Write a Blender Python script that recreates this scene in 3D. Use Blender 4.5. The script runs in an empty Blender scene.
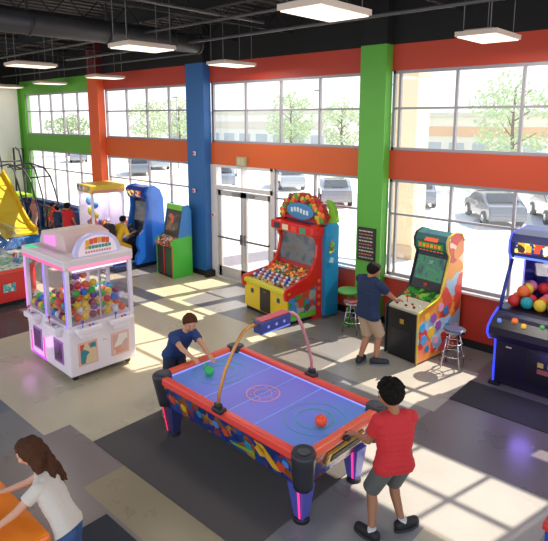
import bpy, bmesh, math, random
from mathutils import Vector, Matrix, Euler
R = math.radians
S = bpy.context.scene
COL = S.collection
random.seed(7)

# ------------------------------------------------ camera, world, sun, exposure
CAM_Z = 3.99
cam_data = bpy.data.cameras.new('camera')
cam = bpy.data.objects.new('camera', cam_data)
COL.objects.link(cam)
S.camera = cam
cam_data.sensor_fit = 'HORIZONTAL'
cam_data.sensor_width = 36
cam_data.lens = 36 * 552.7 / 548
cam_data.shift_y = -55.04 / 548
cam_data.clip_end = 400
cam.location = (.274, -.2875, CAM_Z)
PITCH = R(10)
cam.rotation_euler = (math.pi / 2 - PITCH, 0, R(42.43))

W = bpy.data.worlds.new('daylight')
S.world = W
W.use_nodes = True
nt = W.node_tree
nt.nodes.clear()
wo = nt.nodes.new('ShaderNodeOutputWorld')
bg = nt.nodes.new('ShaderNodeBackground')
tc = nt.nodes.new('ShaderNodeTexCoord')
sx = nt.nodes.new('ShaderNodeSeparateXYZ')
rp = nt.nodes.new('ShaderNodeValToRGB')
nt.links.new(tc.outputs['Generated'], sx.inputs[0])
nt.links.new(sx.outputs['Z'], rp.inputs[0])
nt.links.new(rp.outputs[0], bg.inputs[0])
nt.links.new(bg.outputs[0], wo.inputs[0])
rp.color_ramp.elements[0].position = 0.0
rp.color_ramp.elements[0].color = (1.0, 1.0, 1.0, 1)
rp.color_ramp.elements[1].position = 0.7
rp.color_ramp.elements[1].color = (.55, .72, 1.0, 1)
bg.inputs[1].default_value = 1.25

sun_d = bpy.data.lights.new('sun', 'SUN')
sun_d.energy = 9.0
sun_d.angle = R(.6)
sun_d.color = (1, .93, .82)
sun = bpy.data.objects.new('sun', sun_d)
COL.objects.link(sun)
sun.location = (0, 20, 20)
sun.rotation_euler = Vector((-.24, -.98, -1.0)).to_track_quat('-Z', 'Y').to_euler()

S.view_settings.view_transform = 'Standard'
S.view_settings.look = 'None'
S.view_settings.gamma = 1
S.view_settings.use_curve_mapping = False
S.view_settings.exposure = 0.35

# ------------------------------------------------ materials
def lin(c):
    c /= 255.0
    return c / 12.92 if c <= .04045 else ((c + .055) / 1.055) ** 2.4
def hx(h):
    return (lin(int(h[0:2], 16)), lin(int(h[2:4], 16)), lin(int(h[4:6], 16)), 1)
MATS = {}
def mat(h, rough=.5, metal=0, emit=0, coat=0, bump=0, bscale=40, var=0):
    key = (h, rough, metal, emit, coat, bump, bscale, var)
    if key in MATS: return MATS[key]
    m = bpy.data.materials.new('paint_' + h)
    m.use_nodes = True
    t = m.node_tree
    b = t.nodes['Principled BSDF']
    b.inputs['Base Color'].default_value = hx(h)
    b.inputs['Roughness'].default_value = rough
    b.inputs['Metallic'].default_value = metal
    b.inputs['Coat Weight'].default_value = coat
    if emit:
        b.inputs['Emission Color'].default_value = hx(h)
        b.inputs['Emission Strength'].default_value = emit
    if bump or var:
        co = t.nodes.new('ShaderNodeTexCoord')
        n = t.nodes.new('ShaderNodeTexNoise')
        n.inputs['Scale'].default_value = bscale
        n.inputs['Detail'].default_value = 4
        t.links.new(co.outputs['Object'], n.inputs['Vector'])
        if bump:
            bp = t.nodes.new('ShaderNodeBump')
            bp.inputs['Strength'].default_value = bump
            bp.inputs['Distance'].default_value = .02
            t.links.new(n.outputs[0], bp.inputs['Height'])
            t.links.new(bp.outputs[0], b.inputs['Normal'])
        if var:
            mx = t.nodes.new('ShaderNodeMix')
            mx.data_type = 'RGBA'
            c = hx(h)
            mx.inputs[6].default_value = tuple(v * (1 - var) for v in c[:3]) + (1,)
            mx.inputs[7].default_value = tuple(min(1, v * (1 + var)) for v in c[:3]) + (1,)
            t.links.new(n.outputs[0], mx.inputs[0])
            t.links.new(mx.outputs[2], b.inputs['Base Color'])
    MATS[key] = m
    return m

def art(name, cols, scale=8, emit=0, rough=.35, warp=.5):
    """printed artwork: irregular patches of flat colour"""
    key = ('art', name)
    if key in MATS: return MATS[key]
    m = bpy.data.materials.new(name)
    m.use_nodes = True
    t = m.node_tree
    b = t.nodes['Principled BSDF']
    b.inputs['Roughness'].default_value = rough
    co = t.nodes.new('ShaderNodeTexCoord')
    nz = t.nodes.new('ShaderNodeTexNoise')
    nz.inputs['Scale'].default_value = scale * .7
    mx = t.nodes.new('ShaderNodeMix')
    mx.data_type = 'VECTOR'
    mx.inputs[0].default_value = warp * .25
    t.links.new(co.outputs['Object'], nz.inputs['Vector'])
    t.links.new(co.outputs['Object'], mx.inputs[4])
    t.links.new(nz.outputs['Color'], mx.inputs[5])
    v = t.nodes.new('ShaderNodeTexVoronoi')
    v.inputs['Scale'].default_value = scale
    t.links.new(mx.outputs[1], v.inputs['Vector'])
    sp = t.nodes.new('ShaderNodeSeparateColor')
    t.links.new(v.outputs['Color'], sp.inputs[0])
    r = t.nodes.new('ShaderNodeValToRGB')
    r.color_ramp.interpolation = 'CONSTANT'
    e = r.color_ramp.elements
    while len(e) < len(cols): e.new(.5)
    for i, c in enumerate(cols):
        e[i].position = i / len(cols)
        e[i].color = hx(c)
    t.links.new(sp.outputs[0], r.inputs[0])
    t.links.new(r.outputs[0], b.inputs['Base Color'])
    if emit:
        t.links.new(r.outputs[0], b.inputs['Emission Color'])
        b.inputs['Emission Strength'].default_value = emit
    MATS[key] = m
    return m

def glass(name='clear_glass', tint=(1, 1, 1, 1), refl=.07, rough=.02):
    key = ('glass', name)
    if key in MATS: return MATS[key]
    m = bpy.data.materials.new(name)
    m.use_nodes = True
    t = m.node_tree
    t.nodes.clear()
    o = t.nodes.new('ShaderNodeOutputMaterial')
    tr = t.nodes.new('ShaderNodeBsdfTransparent')
    tr.inputs[0].default_value = tint
    g = t.nodes.new('ShaderNodeBsdfGlossy')
    g.inputs['Roughness'].default_value = rough
    mx = t.nodes.new('ShaderNodeMixShader')
    mx.inputs[0].default_value = refl
    t.links.new(tr.outputs[0], mx.inputs[1])
    t.links.new(g.outputs[0], mx.inputs[2])
    t.links.new(mx.outputs[0], o.inputs[0])
    MATS[key] = m
    return m

BLACK = mat('141416', .5)
CHAR = mat('2a2a2e', .6)
CHROME = mat('c8c8cc', .22, 1)
ALU = mat('98959b', .4, .2)
WHITE = mat('eeeaea', .35)

# ------------------------------------------------ mesh kit
class MB:
    def __init__(s):
        s.bm = bmesh.new()
        s.mi = 0
    def m(s, i):
        s.mi = i
        return s
    def _fin(s, faces, sm=False):
        for f in faces:
            f.material_index = s.mi
            f.smooth = sm
    def box(s, lo, hi, rot=None, bev=0, piv=None):
        lo, hi = Vector(lo), Vector(hi)
        c = (lo + hi) / 2
        d = hi - lo
        tmp = bmesh.new()
        bmesh.ops.create_cube(tmp, size=1)
        for v in tmp.verts: v.co = Vector((v.co.x * d.x, v.co.y * d.y, v.co.z * d.z))
        if bev:
            bmesh.ops.bevel(tmp, geom=tmp.edges[:], offset=min(bev, min(abs(x) for x in d) * .45), segments=2, affect='EDGES', profile=.5)
        if rot:
            q = Euler(rot).to_matrix()
            for v in tmp.verts: v.co = q @ v.co
        for v in tmp.verts: v.co += c
        s._merge(tmp)
        return s
    def _merge(s, tmp, sm=False):
        mp = {}
        for v in tmp.verts: mp[v] = s.bm.verts.new(v.co)
        fs = []
        for f in tmp.faces:
            try: fs.append(s.bm.faces.new([mp[v] for v in f.verts]))
            except ValueError: pass
        s._fin(fs, sm)
        tmp.free()
    def cone(s, p0, p1, r0, r1=None, seg=12, caps=True, sm=True):
        if r1 is None: r1 = r0
        p0, p1 = Vector(p0), Vector(p1)
        a = (p1 - p0)
        if a.length < 1e-6: return s
        q = a.to_track_quat('Z', 'Y')
        rings = []
        for p, r in ((p0, r0), (p1, r1)):
            rings.append([s.bm.verts.new(p + q @ Vector((r * math.cos(2 * math.pi * k / seg), r * math.sin(2 * math.pi * k / seg), 0))) for k in range(seg)])
        fs = [s.bm.faces.new([rings[0][k], rings[0][(k + 1) % seg], rings[1][(k + 1) % seg], rings[1][k]]) for k in range(seg)]
        s._fin(fs, sm)
        if caps:
            s._fin([s.bm.faces.new(rings[0][::-1]), s.bm.faces.new(rings[1])], False)
        return s
    def tube(s, pts, r, seg=8):
        pts = [Vector(p) for p in pts]
        n = len(pts)
        prev = None
        rings = []
        for i, p in enumerate(pts):
            t = (pts[min(i + 1, n - 1)] - pts[max(i - 1, 0)]).normalized()
            if prev is None:
                up = Vector((0, 0, 1)) if abs(t.z) < .9 else Vector((1, 0, 0))
                u = t.cross(up).normalized()
            else:
                u = (prev - t * prev.dot(t)).normalized()
            prev = u
            w = t.cross(u)
            rr = r[i] if isinstance(r, (list, tuple)) else r
            rings.append([s.bm.verts.new(p + (u * math.cos(2 * math.pi * k / seg) + w * math.sin(2 * math.pi * k / seg)) * rr) for k in range(seg)])
        fs = []
        for a, b in zip(rings, rings[1:]):
            for k in range(seg):
                fs.append(s.bm.faces.new([a[k], a[(k + 1) % seg], b[(k + 1) % seg], b[k]]))
        s._fin(fs, True)
        s._fin([s.bm.faces.new(rings[0][::-1]), s.bm.faces.new(rings[-1])])
        return s
    def ball(s, c, r, scale=(1, 1, 1), rot=None, sub=2):
        tmp = bmesh.new()
        bmesh.ops.create_icosphere(tmp, subdivisions=sub, radius=1)
        q = Euler(rot).to_matrix() if rot else Matrix.Identity(3)
        for v in tmp.verts:
            v.co = q @ Vector((v.co.x * r * scale[0], v.co.y * r * scale[1], v.co.z * r * scale[2])) + Vector(c)
        s._merge(tmp, True)
        return s
    def poly(s, pts):
        s._fin([s.bm.faces.new([s.bm.verts.new(p) for p in pts])])
        return s
    def slab(s, pts, off):
        """planar outline given thickness along off"""
        off = Vector(off)
        a = [s.bm.verts.new(Vector(p)) for p in pts]
        b = [s.bm.verts.new(Vector(p) + off) for p in pts]
        n = len(pts)
        fs = [s.bm.faces.new(a[::-1]), s.bm.faces.new(b)]
        for k in range(n): fs.append(s.bm.faces.new([a[k], a[(k + 1) % n], b[(k + 1) % n], b[k]]))
        s._fin(fs)
        return s
    def prof_x(s, yz, x0, x1):
        return s.slab([(x0, y, z) for y, z in yz], (x1 - x0, 0, 0))
    def prof_y(s, xz, y0, y1):
        return s.slab([(x, y0, z) for x, z in xz], (0, y1 - y0, 0))
    def prof_z(s, xy, z0, z1):
        return s.slab([(x, y, z0) for x, y in xy], (0, 0, z1 - z0))
    def disc(s, c, n, r, th=.01, seg=20):
        c, n = Vector(c), Vector(n).normalized()
        return s.cone(c, c + n * th, r, r, seg, True, False)
    def ring(s, c, n, r0, r1, th=.004, seg=40):
        c, n = Vector(c), Vector(n).normalized()
        q = n.to_track_quat('Z', 'Y')
        R_ = []
        for r, z in ((r0, 0), (r0, th), (r1, th), (r1, 0)):
            R_.append([s.bm.verts.new(c + q @ Vector((r * math.cos(2 * math.pi * k / seg), r * math.sin(2 * math.pi * k / seg), z))) for k in range(seg)])
        fs = []
        for i in range(4):
            a, b = R_[i], R_[(i + 1) % 4]
            for k in range(seg): fs.append(s.bm.faces.new([a[k], a[(k + 1) % seg], b[(k + 1) % seg], b[k]]))
        s._fin(fs)
        return s
    def build(s, name, mats, parent=None, loc=None):
        bmesh.ops.recalc_face_normals(s.bm, faces=s.bm.faces[:])
        me = bpy.data.meshes.new(name)
        s.bm.to_mesh(me)
        s.bm.free()
        if not isinstance(mats, (list, tuple)): mats = [mats]
        for x in mats: me.materials.append(x)
        o = bpy.data.objects.new(name, me)
        COL.objects.link(o)
        if parent: o.parent = parent
        if loc: o.location = loc
        return o

def tag(o, label, cat, group=None, kind=None):
    o['label'] = label
    o['category'] = cat
    if group: o['group'] = group
    if kind: o['kind'] = kind
    return o
def thing(name, label, cat, loc=(0, 0, 0), rz=0, group=None):
    o = bpy.data.objects.new(name, None)
    o.empty_display_size = .2
    COL.objects.link(o)
    o.location = loc
    o.rotation_euler = (0, 0, rz)
    return tag(o, label, cat, group)
def struct(o):
    o['kind'] = 'structure'
    return o
def copy_tree(o, parent=None):
    c = o.copy()
    COL.objects.link(c)
    c.parent = parent
    for ch in [x for x in COL.objects if x.parent == o]: copy_tree(ch, c)
    return c
def arc(cx, cy, r, a0, a1, n, ry=None):
    ry = r if ry is None else ry
    return [(cx + r * math.cos(R(a0 + (a1 - a0) * k / n)), cy + ry * math.sin(R(a0 + (a1 - a0) * k / n))) for k in range(n + 1)]

# ------------------------------------------------ the room
WY = 8.85            # inner face of the window wall
CEIL = 6.22
XL = -20.88
XR = 2.0
YF = -1.5

# floor: polished slab in large colour blocks, some with sunlight painted in
def floor_material():
    m = bpy.data.materials.new('polished_floor')
    m.use_nodes = True
    t = m.node_tree
    b = t.nodes['Principled BSDF']
    co = t.nodes.new('ShaderNodeTexCoord')
    n = t.nodes.new('ShaderNodeTexNoise')
    n.inputs['Scale'].default_value = 1.3
    n.inputs['Detail'].default_value = 8
    n2 = t.nodes.new('ShaderNodeTexNoise')
    n2.inputs['Scale'].default_value = 28
    n2.inputs['Detail'].default_value = 5
    at = t.nodes.new('ShaderNodeAttribute')
    at.attribute_name = 'block'
    t.links.new(co.outputs['Object'], n.inputs['Vector'])
    t.links.new(co.outputs['Object'], n2.inputs['Vector'])
    ad = t.nodes.new('ShaderNodeMath')
    ad.operation = 'MULTIPLY_ADD'
    t.links.new(n2.outputs[0], ad.inputs[0])
    ad.inputs[1].default_value = .5
    t.links.new(n.outputs[0], ad.inputs[2])
    r = t.nodes.new('ShaderNodeMapRange')
    r.inputs[1].default_value = .2
    r.inputs[2].default_value = 1.3
    r.inputs[3].default_value = .84
    r.inputs[4].default_value = 1.14
    t.links.new(ad.outputs[0], r.inputs[0])
    vm = t.nodes.new('ShaderNodeVectorMath')
    vm.operation = 'SCALE'
    t.links.new(at.outputs['Color'], vm.inputs[0])
    t.links.new(r.outputs[0], vm.inputs['Scale'])
    t.links.new(vm.outputs[0], b.inputs['Base Color'])
    rr = t.nodes.new('ShaderNodeMapRange')
    rr.inputs[3].default_value = .18
    rr.inputs[4].default_value = .42
    t.links.new(n.outputs[0], rr.inputs[0])
    t.links.new(rr.outputs[0], b.inputs['Roughness'])
    return m
GREY, BEIGE, TAUPE, DARK, SLATE = '7f7b77', 'c2b597', '84776f', '4e4947', '6c6f76'
# blocks: x0,x1,y0,y1,colour ; first match wins; beige at left also stands in for sunlight
BLOCKS = [
    (-4.95, -3.0, 2.32, 2.9, '9a8b6c'), (-6.25, -3.0, -1.0, 2.85, TAUPE),
    (-12.0, -9.9, 2.0, 4.6, DARK), (-9.9, -5.6, 2.5, 4.7, BEIGE), (-9.9, -7.2, -1.5, 2.5, SLATE),
    (-9.6, -6.3, 4.7, 7.0, BEIGE), (-9.2, -5.75, 6.9, 8.9, GREY),
    (-11.5, -9.2, 6.9, 8.9, BEIGE), (-6.3, -4.8, 4.7, 6.9, '75706a'),
    (-1.9, 2.0, 3.0, 4.3, BEIGE), (-4.8, -2.85, 6.4, 7.95, 'a39c90'), (-2.9, -.2, 5.55, 8.9, '6c6365'),
    (-3.6, -1.0, 4.3, 5.55, 'a19b92'), (-3.2, -1.6, 1.5, 4.3, '8b8783'),
    (-14.5, -11.5, 5.2, 7.2, BEIGE), (-20.4, -14.5, 5.0, 8.9, 'a8a095'),
]
def block_col(x, y):
    for x0, x1, y0, y1, c in BLOCKS:
        if x0 <= x < x1 and y0 <= y < y1: return c
    return GREY
xs = sorted(set([XL - .2, XR, YF * 0 - 16.5, -13] + [v for b in BLOCKS for v in b[:2]]))
ys = sorted(set([YF - .5, WY + .25] + [v for b in BLOCKS for v in b[2:4] if v < WY]))
bm = bmesh.new()
lay = bm.loops.layers.float_color.new('block')
for i in range(len(xs) - 1):
    for j in range(len(ys) - 1):
        f = bm.faces.new([bm.verts.new((x, y, 0)) for x, y in ((xs[i], ys[j]), (xs[i + 1], ys[j]), (xs[i + 1], ys[j + 1]), (xs[i], ys[j + 1]))])
        c = hx(block_col((xs[i] + xs[i + 1]) / 2, (ys[j] + ys[j + 1]) / 2))
        for l in f.loops: l[lay] = c
bmesh.ops.remove_doubles(bm, verts=bm.verts[:], dist=1e-4)
me = bpy.data.meshes.new('floor')
bm.to_mesh(me); bm.free()
me.materials.append(floor_material())
fo = bpy.data.objects.new('floor', me)
COL.objects.link(fo)
struct(fo)

# window wall: solid pieces between openings
RED = mat('c9401f', .55, bump=.05); ORANGE = mat('cc5a20', .55, bump=.05); GREEN = mat('4f9a34', .55, bump=.05)
BLUE = mat('245e9c', .5); ORCOL = mat('e25c2c', .55); BLACKWALL = mat('101011', .8); SHADED_RED = mat('5a1512', .7)
REDBAND = mat('b83a26', .55); LIME = mat('5da935', .55)
BAYS = [  # x0, x1, top colour, mid colour, knee colour
    (-20.88, -15.62, LIME, LIME, GREEN),
    (-15.05, -10.87, REDBAND, ORANGE, ORANGE),
    (-10.2, -5.70, REDBAND, ORANGE, REDBAND),
    (-5.15, -.2, mat('bc3d24', .55), mat('c2451f', .55), mat('b8301c', .5)),
    (.3, 2.0, REDBAND, ORANGE, REDBAND)]
wl = MB()
wm = [BLACKWALL]
def mi(m):
    if m not in wm: wm.append(m)
    return wm.index(m)
wl.m(0).box((XL, WY, 5.30), (XR, WY + .2, CEIL))
for i, (x0, x1, ct, cm, ck) in enumerate(BAYS):
    xa = x0 - .3 if i else x0
    wl.m(mi(ct)).box((xa, WY, 4.84), (x1 + .3, WY + .2, 5.30))
    wl.m(mi(cm)).box((xa, WY, 2.86), (x1 + .3, WY + .2, 3.40))
    if i == 2:
        wl.m(mi(ck)).box((-8.1, WY, 0), (x1 + .3, WY + .2, .96))
    else:
        wl.m(mi(ck)).box((xa, WY, 0), (x1 + .3, WY + .2, .96))
    if i == 0:   # green return in the corner
        wl.m(mi(ct)).box((XL, WY, .96), (XL + .35, WY + .2, 2.86)).box((XL, WY, 3.40), (XL + .35, WY + .2, 4.84))
wob = struct(wl.build('wall_window_side', wm))
lw = MB()
lw.m(0).box((XL - .2, YF, 0), (XL, WY, 5.2)).m(1).box((XL - .2, YF, 5.2), (XL, WY, CEIL)).m(2).box((XL + .001, WY - .1, 0), (XL + .012, WY - .001, 5.2))
struct(lw.build('wall_left', [mat('f6f2ea', .7), BLACKWALL, LIME]))

# columns: colour to the head of the bands, dark above; shade on the orange one is painted dark red
def column(n, x0, x1, m, ma, y0=8.64):
    c = MB()
    c.m(0).box((x0, y0, 0), (x1, WY + .02, 5.30)).m(1).box((x0, y0, 5.30), (x1, WY + .02, CEIL))
    c.m(2).box((x0 - .015, y0 - .015, 0), (x1 + .015, WY, .14))
    struct(c.build('trim_%d' % n, [m, ma, BLACK]))
column(1, -15.62, -15.05, ORCOL, SHADED_RED)
column(2, -10.87, -10.2, BLUE, BLACKWALL)
column(3, -5.70, -5.15, mat('5aa838', .5), BLACKWALL)
column(4, -.2, .3, ORCOL, BLACKWALL)
bb = MB()
bb.box((XL, WY - .02, 0), (-15.62, WY, .14)).box((-15.05, WY - .02, 0), (-10.87, WY, .14)).box((-8.1, WY - .02, 0), (-5.70, WY, .14)).box((-5.15, WY - .02, 0), (-.2, WY, .14)).box((-10.2, WY - .3, 0), (-10.08, WY - .035, .16))
struct(bb.build('baseboard_window_side', BLACK))
sl = MB()
for x0, x1 in ((-20.5, -15.62), (-15.05, -10.87), (-8.1, -5.70), (-5.15, -.2)):
    sl.box((x0, WY - .05, .955), (x1, WY + .1, 1.0), bev=.008)
struct(sl.build('trim_5', mat('dcd6d2', .45)))

GL = glass()
def window(n, x0, x1, z0, z1, xmull, zmull, t=.055):
    f = MB()
    y0, y1 = WY + .04, WY + .10
    f.box((x0, y0, z0), (x0 + t, y1, z1)).box((x1 - t, y0, z0), (x1, y1, z1)).box((x0, y0, z0), (x1, y1, z0 + t)).box((x0, y0, z1 - t), (x1, y1, z1))
    for x in xmull: f.box((x - t * .4, y0, z0 + t), (x + t * .4, y1, z1 - t))
    for z in zmull: f.box((x0 + t, y0 + .005, z - t * .36), (x1 - t, y1 - .005, z + t * .36))
    fr = struct(f.build('window_%d' % n, ALU))
    g = MB()
    g.box((x0 + t, WY + .075, z0 + t), (x1 - t, WY + .083, z1 - t))
    g.build('pane', GL, fr)
m4 = [-3.92, -2.83, -1.75, -.9]
window(1, -5.15, -.2, 3.40, 4.84, [-5.0] + m4, [4.165])
window(2, -5.15, -.2, 1.0, 2.86, [-5.0] + m4, [2.2])
m3 = [-9.02, -7.93, -6.85, -5.85]
window(3, -10.2, -5.70, 3.40, 4.84, [-10.14] + m3, [4.165])
window(4, -8.1, -5.70, .98, 2.86, [-6.95], [2.2])
m2 = [-13.93, -12.93, -11.93]
window(5, -15.05, -10.87, 3.40, 4.84, m2, [4.19])
window(6, -15.05, -10.87, 1.0, 2.86, m2, [2.2])
m1 = [-19.5, -18.62, -17.75, -16.78]
window(7, -20.5, -15.62, 3.40, 4.84, m1, [4.22])
window(8, -20.5, -15.62, 1.0, 2.86, m1, [2.2])

# entrance: transom window above a pair of glazed leaves
f = MB()
y0, y1 = WY - .02, WY + .14
f.box((-10.2, WY - .03, 0), (-9.99, y1, 2.86)).box((-8.18, y0, 0), (-8.08, y1, 2.86)).box((-10.0, y0, 2.26), (-8.1, y1, 2.36)).box((-10.0, y0, 2.80), (-8.1, y1, 2.86)).box((-10.0, y0, 0), (-8.1, y1, .03))
f.box((-9.12, y0, 2.36), (-9.08, y1, 2.80))
dr = struct(f.build('door_1', mat('cfcbca', .4)))
g = MB(); g.box((-9.99, WY + .07, 2.36), (-8.18, WY + .08, 2.80)); g.build('transom_pane', GL, dr)
for x0, x1, hs in ((-9.98, -9.1, 1), (-9.08, -8.19, -1)):
    l = MB()
    l.box((x0, WY + .02, .04), (x0 + .09, WY + .08, 2.23)).box((x1 - .09, WY + .02, .04), (x1, WY + .08, 2.23)).box((x0, WY + .02, .04), (x1, WY + .08, .3)).box((x0, WY + .02, 2.1), (x1, WY + .08, 2.23))
    lf = l.build('door_leaf', mat('b9b6b5', .4, .3), dr)
    g = MB(); g.box((x0 + .09, WY + .045, .3), (x1 - .09, WY + .053, 2.1)); g.build('pane', GL, lf)
    h = MB()
    h.box((x0 + .04, WY - .06, 1.04), (x1 - .04, WY - .03, 1.09), bev=.008)
    hx_ = x1 - .06 if hs > 0 else x0 + .06
    h.cone((hx_, WY - .05, 1.065), (hx_, WY + .02, 1.065), .02).cone((x0 + .06 if hs > 0 else x1 - .06, WY - .05, 1.065), (x0 + .06 if hs > 0 else x1 - .06, WY + .02, 1.065), .02)
    h.box((hx_ - .035, WY - .02, .95), (hx_ + .035, WY + .02, 1.2), bev=.01)
    h.build('push_bar', mat('77757a', .35, .6), lf)
    k = MB(); k.box(((x0 + x1) / 2 - .12 + .2 * hs, WY - .02, 2.13), ((x0 + x1) / 2 + .12 + .2 * hs, WY + .02, 2.2), bev=.01); k.build('closer', mat('8a8889', .4, .3), lf)

# ceiling deck, joists, pipes
c = MB()
c.box((XL - .2, YF, CEIL), (XR, WY + .2, CEIL + .15))
k = XL
while k < XR:
    c.box((k, YF, CEIL - .05), (k + .12, WY, CEIL)); k += .3
ce = struct(c.build('ceiling', mat('3c3a39', .8)))
j = MB()
jm = mat('161617', .8)
for x in [-19, -17.2, -15.2, -13.4, -11.6, -9.3, -7.6, -5.5, -3.9, -2.1, -.4]:
    j.box((x - .04, YF, 6.08), (x + .04, WY, 6.14)).box((x - .04, YF, 5.73), (x + .04, WY, 5.78))
    y = YF; up = True
    while y < WY - .3:
        a, b = (5.77, 6.10) if up else (6.10, 5.77)
        j.tube([(x, y, a), (x, y + .3, b)], .012, 5)
        up = not up; y += .3
j.build('ceiling_joist', jm, ce)
gd = MB()
for y in (1.2, 6.45): gd.box((XL, y - .06, 5.87), (XR, y + .06, 5.91)).box((XL, y - .01, 5.91), (XR, y + .01, 6.18)).box((XL, y - .06, 6.14), (XR, y + .06, 6.2))
gd.build('ceiling_girder', jm, ce)

def pipe(pts, r, label, m):
    o = MB().tube(pts, r, 8).build('ceiling_pipe', m)
    tag(o, label, 'pipe')
GP = mat('4e4d50', .45, .3)
pipe([(-13.5, 6.9, 5.45), (-5.5, 6.9, 5.45), (1.5, 6.9, 5.45)], .03, 'grey sprinkler pipe running under the joists, the one nearest the window wall', GP)
pipe([(-19, 5.9, 5.53), (-8, 5.9, 5.53), (1.0, 5.9, 5.53)], .022, 'thin grey conduit running under the joists beside the sprinkler pipe', GP)
pipe([(-6.45, 1.0, 5.58), (-6.45, 6.8, 5.58)], .025, 'short grey pipe crossing the ceiling toward the windows left of the big lamp', GP)
pipe([(-20, 7.9, 5.4), (-9.5, 7.9, 5.4)], .022, 'thin grey conduit high along the far black wall section', GP)

d = thing('air_duct', 'large round black spiral air duct under the ceiling at upper left', 'air duct', (-8.75, 0, 0))
q = MB(); q.cone((0, 0.2, 5.47), (0, 7.3, 5.47), .185, .185, 24)
q.build('duct_tube', mat('39393e', .5, .2), d)
for y in [1.0, 2.4, 3.8, 5.2, 6.6, 7.25]:
    b = MB(); b.cone((0, y, 5.47), (0, y + .05, 5.47), .2, .2, 24).box((-.01, y, 5.62), (.01, y + .04, 6.2))
    b.build('duct_band', mat('2b2b2e', .5, .2), d)

def led(x, y, label, z=5.06):
    t = thing('pendant_light', label, 'light', (x, y, 0), 0, 'flat pendant lights')
    h = MB()
    h.prof_z([(-.28, -.44), (.28, -.44), (.28, .44), (-.28, .44)], z, z + .06)
    h.box((-.2, -.38, z + .06), (.2, .38, z + .085), bev=.01)
    h.build('housing', mat('c9b8ac', .5), t)
    e = MB(); e.box((-.255, -.415, z - .014), (.255, .415, z - .002)); e.build('diffuser', mat('fff1dc', .5, emit=.85), t)
    for sx_, sy_ in ((-.18, -.4), (.18, -.4), (-.18, .4), (.18, .4)):
        MB().tube([(sx_, sy_, z + .06), (sx_, sy_, 6.15)], .006, 5).build('cable', mat('6b6a6c', .5), t)
led(-3.38, 4.5, 'flat white pendant light, the largest and nearest, at top centre')
led(-2.85, 7.45, 'flat white pendant light before the red band right of the green column')
led(-7.3, 4.95, 'flat white pendant light hanging left of the blue column')
led(-8.3, 7.8, 'flat white pendant light before the red band just right of the blue column')
led(-11.55, 5.1, 'flat white pendant light at far upper left below the duct')
led(-13.5, 8.0, 'small looking pendant light just right of the orange column')
led(-17.1, 8.2, 'small looking pendant light before the green band')
led(-20.3, 8.2, 'farthest pendant light by the white left wall')
for x, y in ((-3.38, 4.5), (-2.85, 7.45), (-7.3, 4.95), (-8.3, 7.8), (-11.55, 5.1)):
    L = bpy.data.lights.new('panel_lamp', 'AREA'); L.shape = 'RECTANGLE'; L.size = .5; L.size_y = .9; L.energy = 28; L.color = (1, .93, .84)
    o = bpy.data.objects.new('panel_lamp', L); COL.objects.link(o); o.location = (x, y, 5.03)

# wall fittings
s = thing('emergency_light', 'small pale green emergency light box on the orange band above the glass doors', 'emergency light', (-9.05, WY, 2.95))
MB().box((-.16, -.09, -.08), (.14, -.004, .14), bev=.012).build('box_body', mat('a9a67c', .5), s)
MB().box((-.11, -.096, -.05), (-.03, -.088, .11), bev=.006).box((0, -.096, -.05), (.08, -.088, .11), bev=.006).build('lens', mat('c2b498', .4), s)

def alarm(x, y, z, label):
    t = thing('alarm_switch', label, 'switch', (x, y, z))
    MB().box((-.05, -.02, -.05), (.05, 0, .05), bev=.008).build('plate', mat('e4dcd6', .5), t)
    MB().box((-.028, -.04, -.028), (.028, -.02, .028), bev=.008).build('button', mat('d03530', .4), t)
alarm(-10.1, WY - .035, 1.6, 'small red alarm button on the white door post')
alarm(-10.55, 8.615, 3.12, 'small white and red fixture high on the blue column')
alarm(-10.6, 8.615, 2.18, 'small red fixture midway up the blue column')
b = thing('notice_board', 'dark notice board with rows of pale writing on the green column', 'sign', (-5.45, 8.64, 1.57))
MB().box((-.2, -.03, -.32), (.2, 0, .34), bev=.006).build('board', mat('2c2628', .6), b)
WM = [mat('d8c9b8', .6), mat('c07858', .6), mat('a8a09a', .6)]
for r_ in range(9):
    z = .27 - r_ * .065; x = -.16
    w = MB()
    while x < .14:
        l_ = random.uniform(.02, .07)
        w.box((x, -.033, z - .012), (min(x + l_, .17), -.030, z + .012)); x += l_ + .015
    w.build('writing_line', WM[r_ % 3], b)

# ------------------------------------------------ outside: lot, cars, trees, buildings; lot, grass and trees paled in place of haze
g = MB(); g.prof_x([(WY + .25, -.12), (12.5, -.14), (16, -1.0), (140, -1.0), (140, -1.3), (WY + .25, -1.3)], -120, 90); struct(g.build('ground', mat('d6d1c8', .85, var=.04, bscale=.3)))
g = MB(); g.box((-120, 38, -1.02), (90, 48, -.97)); tag(g.build('grass_verge', mat('b3bd92', .9, var=.12, bscale=3)), 'far strip of pale grass beyond the parking lot', 'grass', kind='stuff')
for i in range(30):
    x = -45 + i * 2.7
    MB().box((x, 29, -.998), (x + .1, 34, -.992)).build('trim_%d' % (10 + i), mat('f2f0ea', .7))['kind'] = 'structure'

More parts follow.
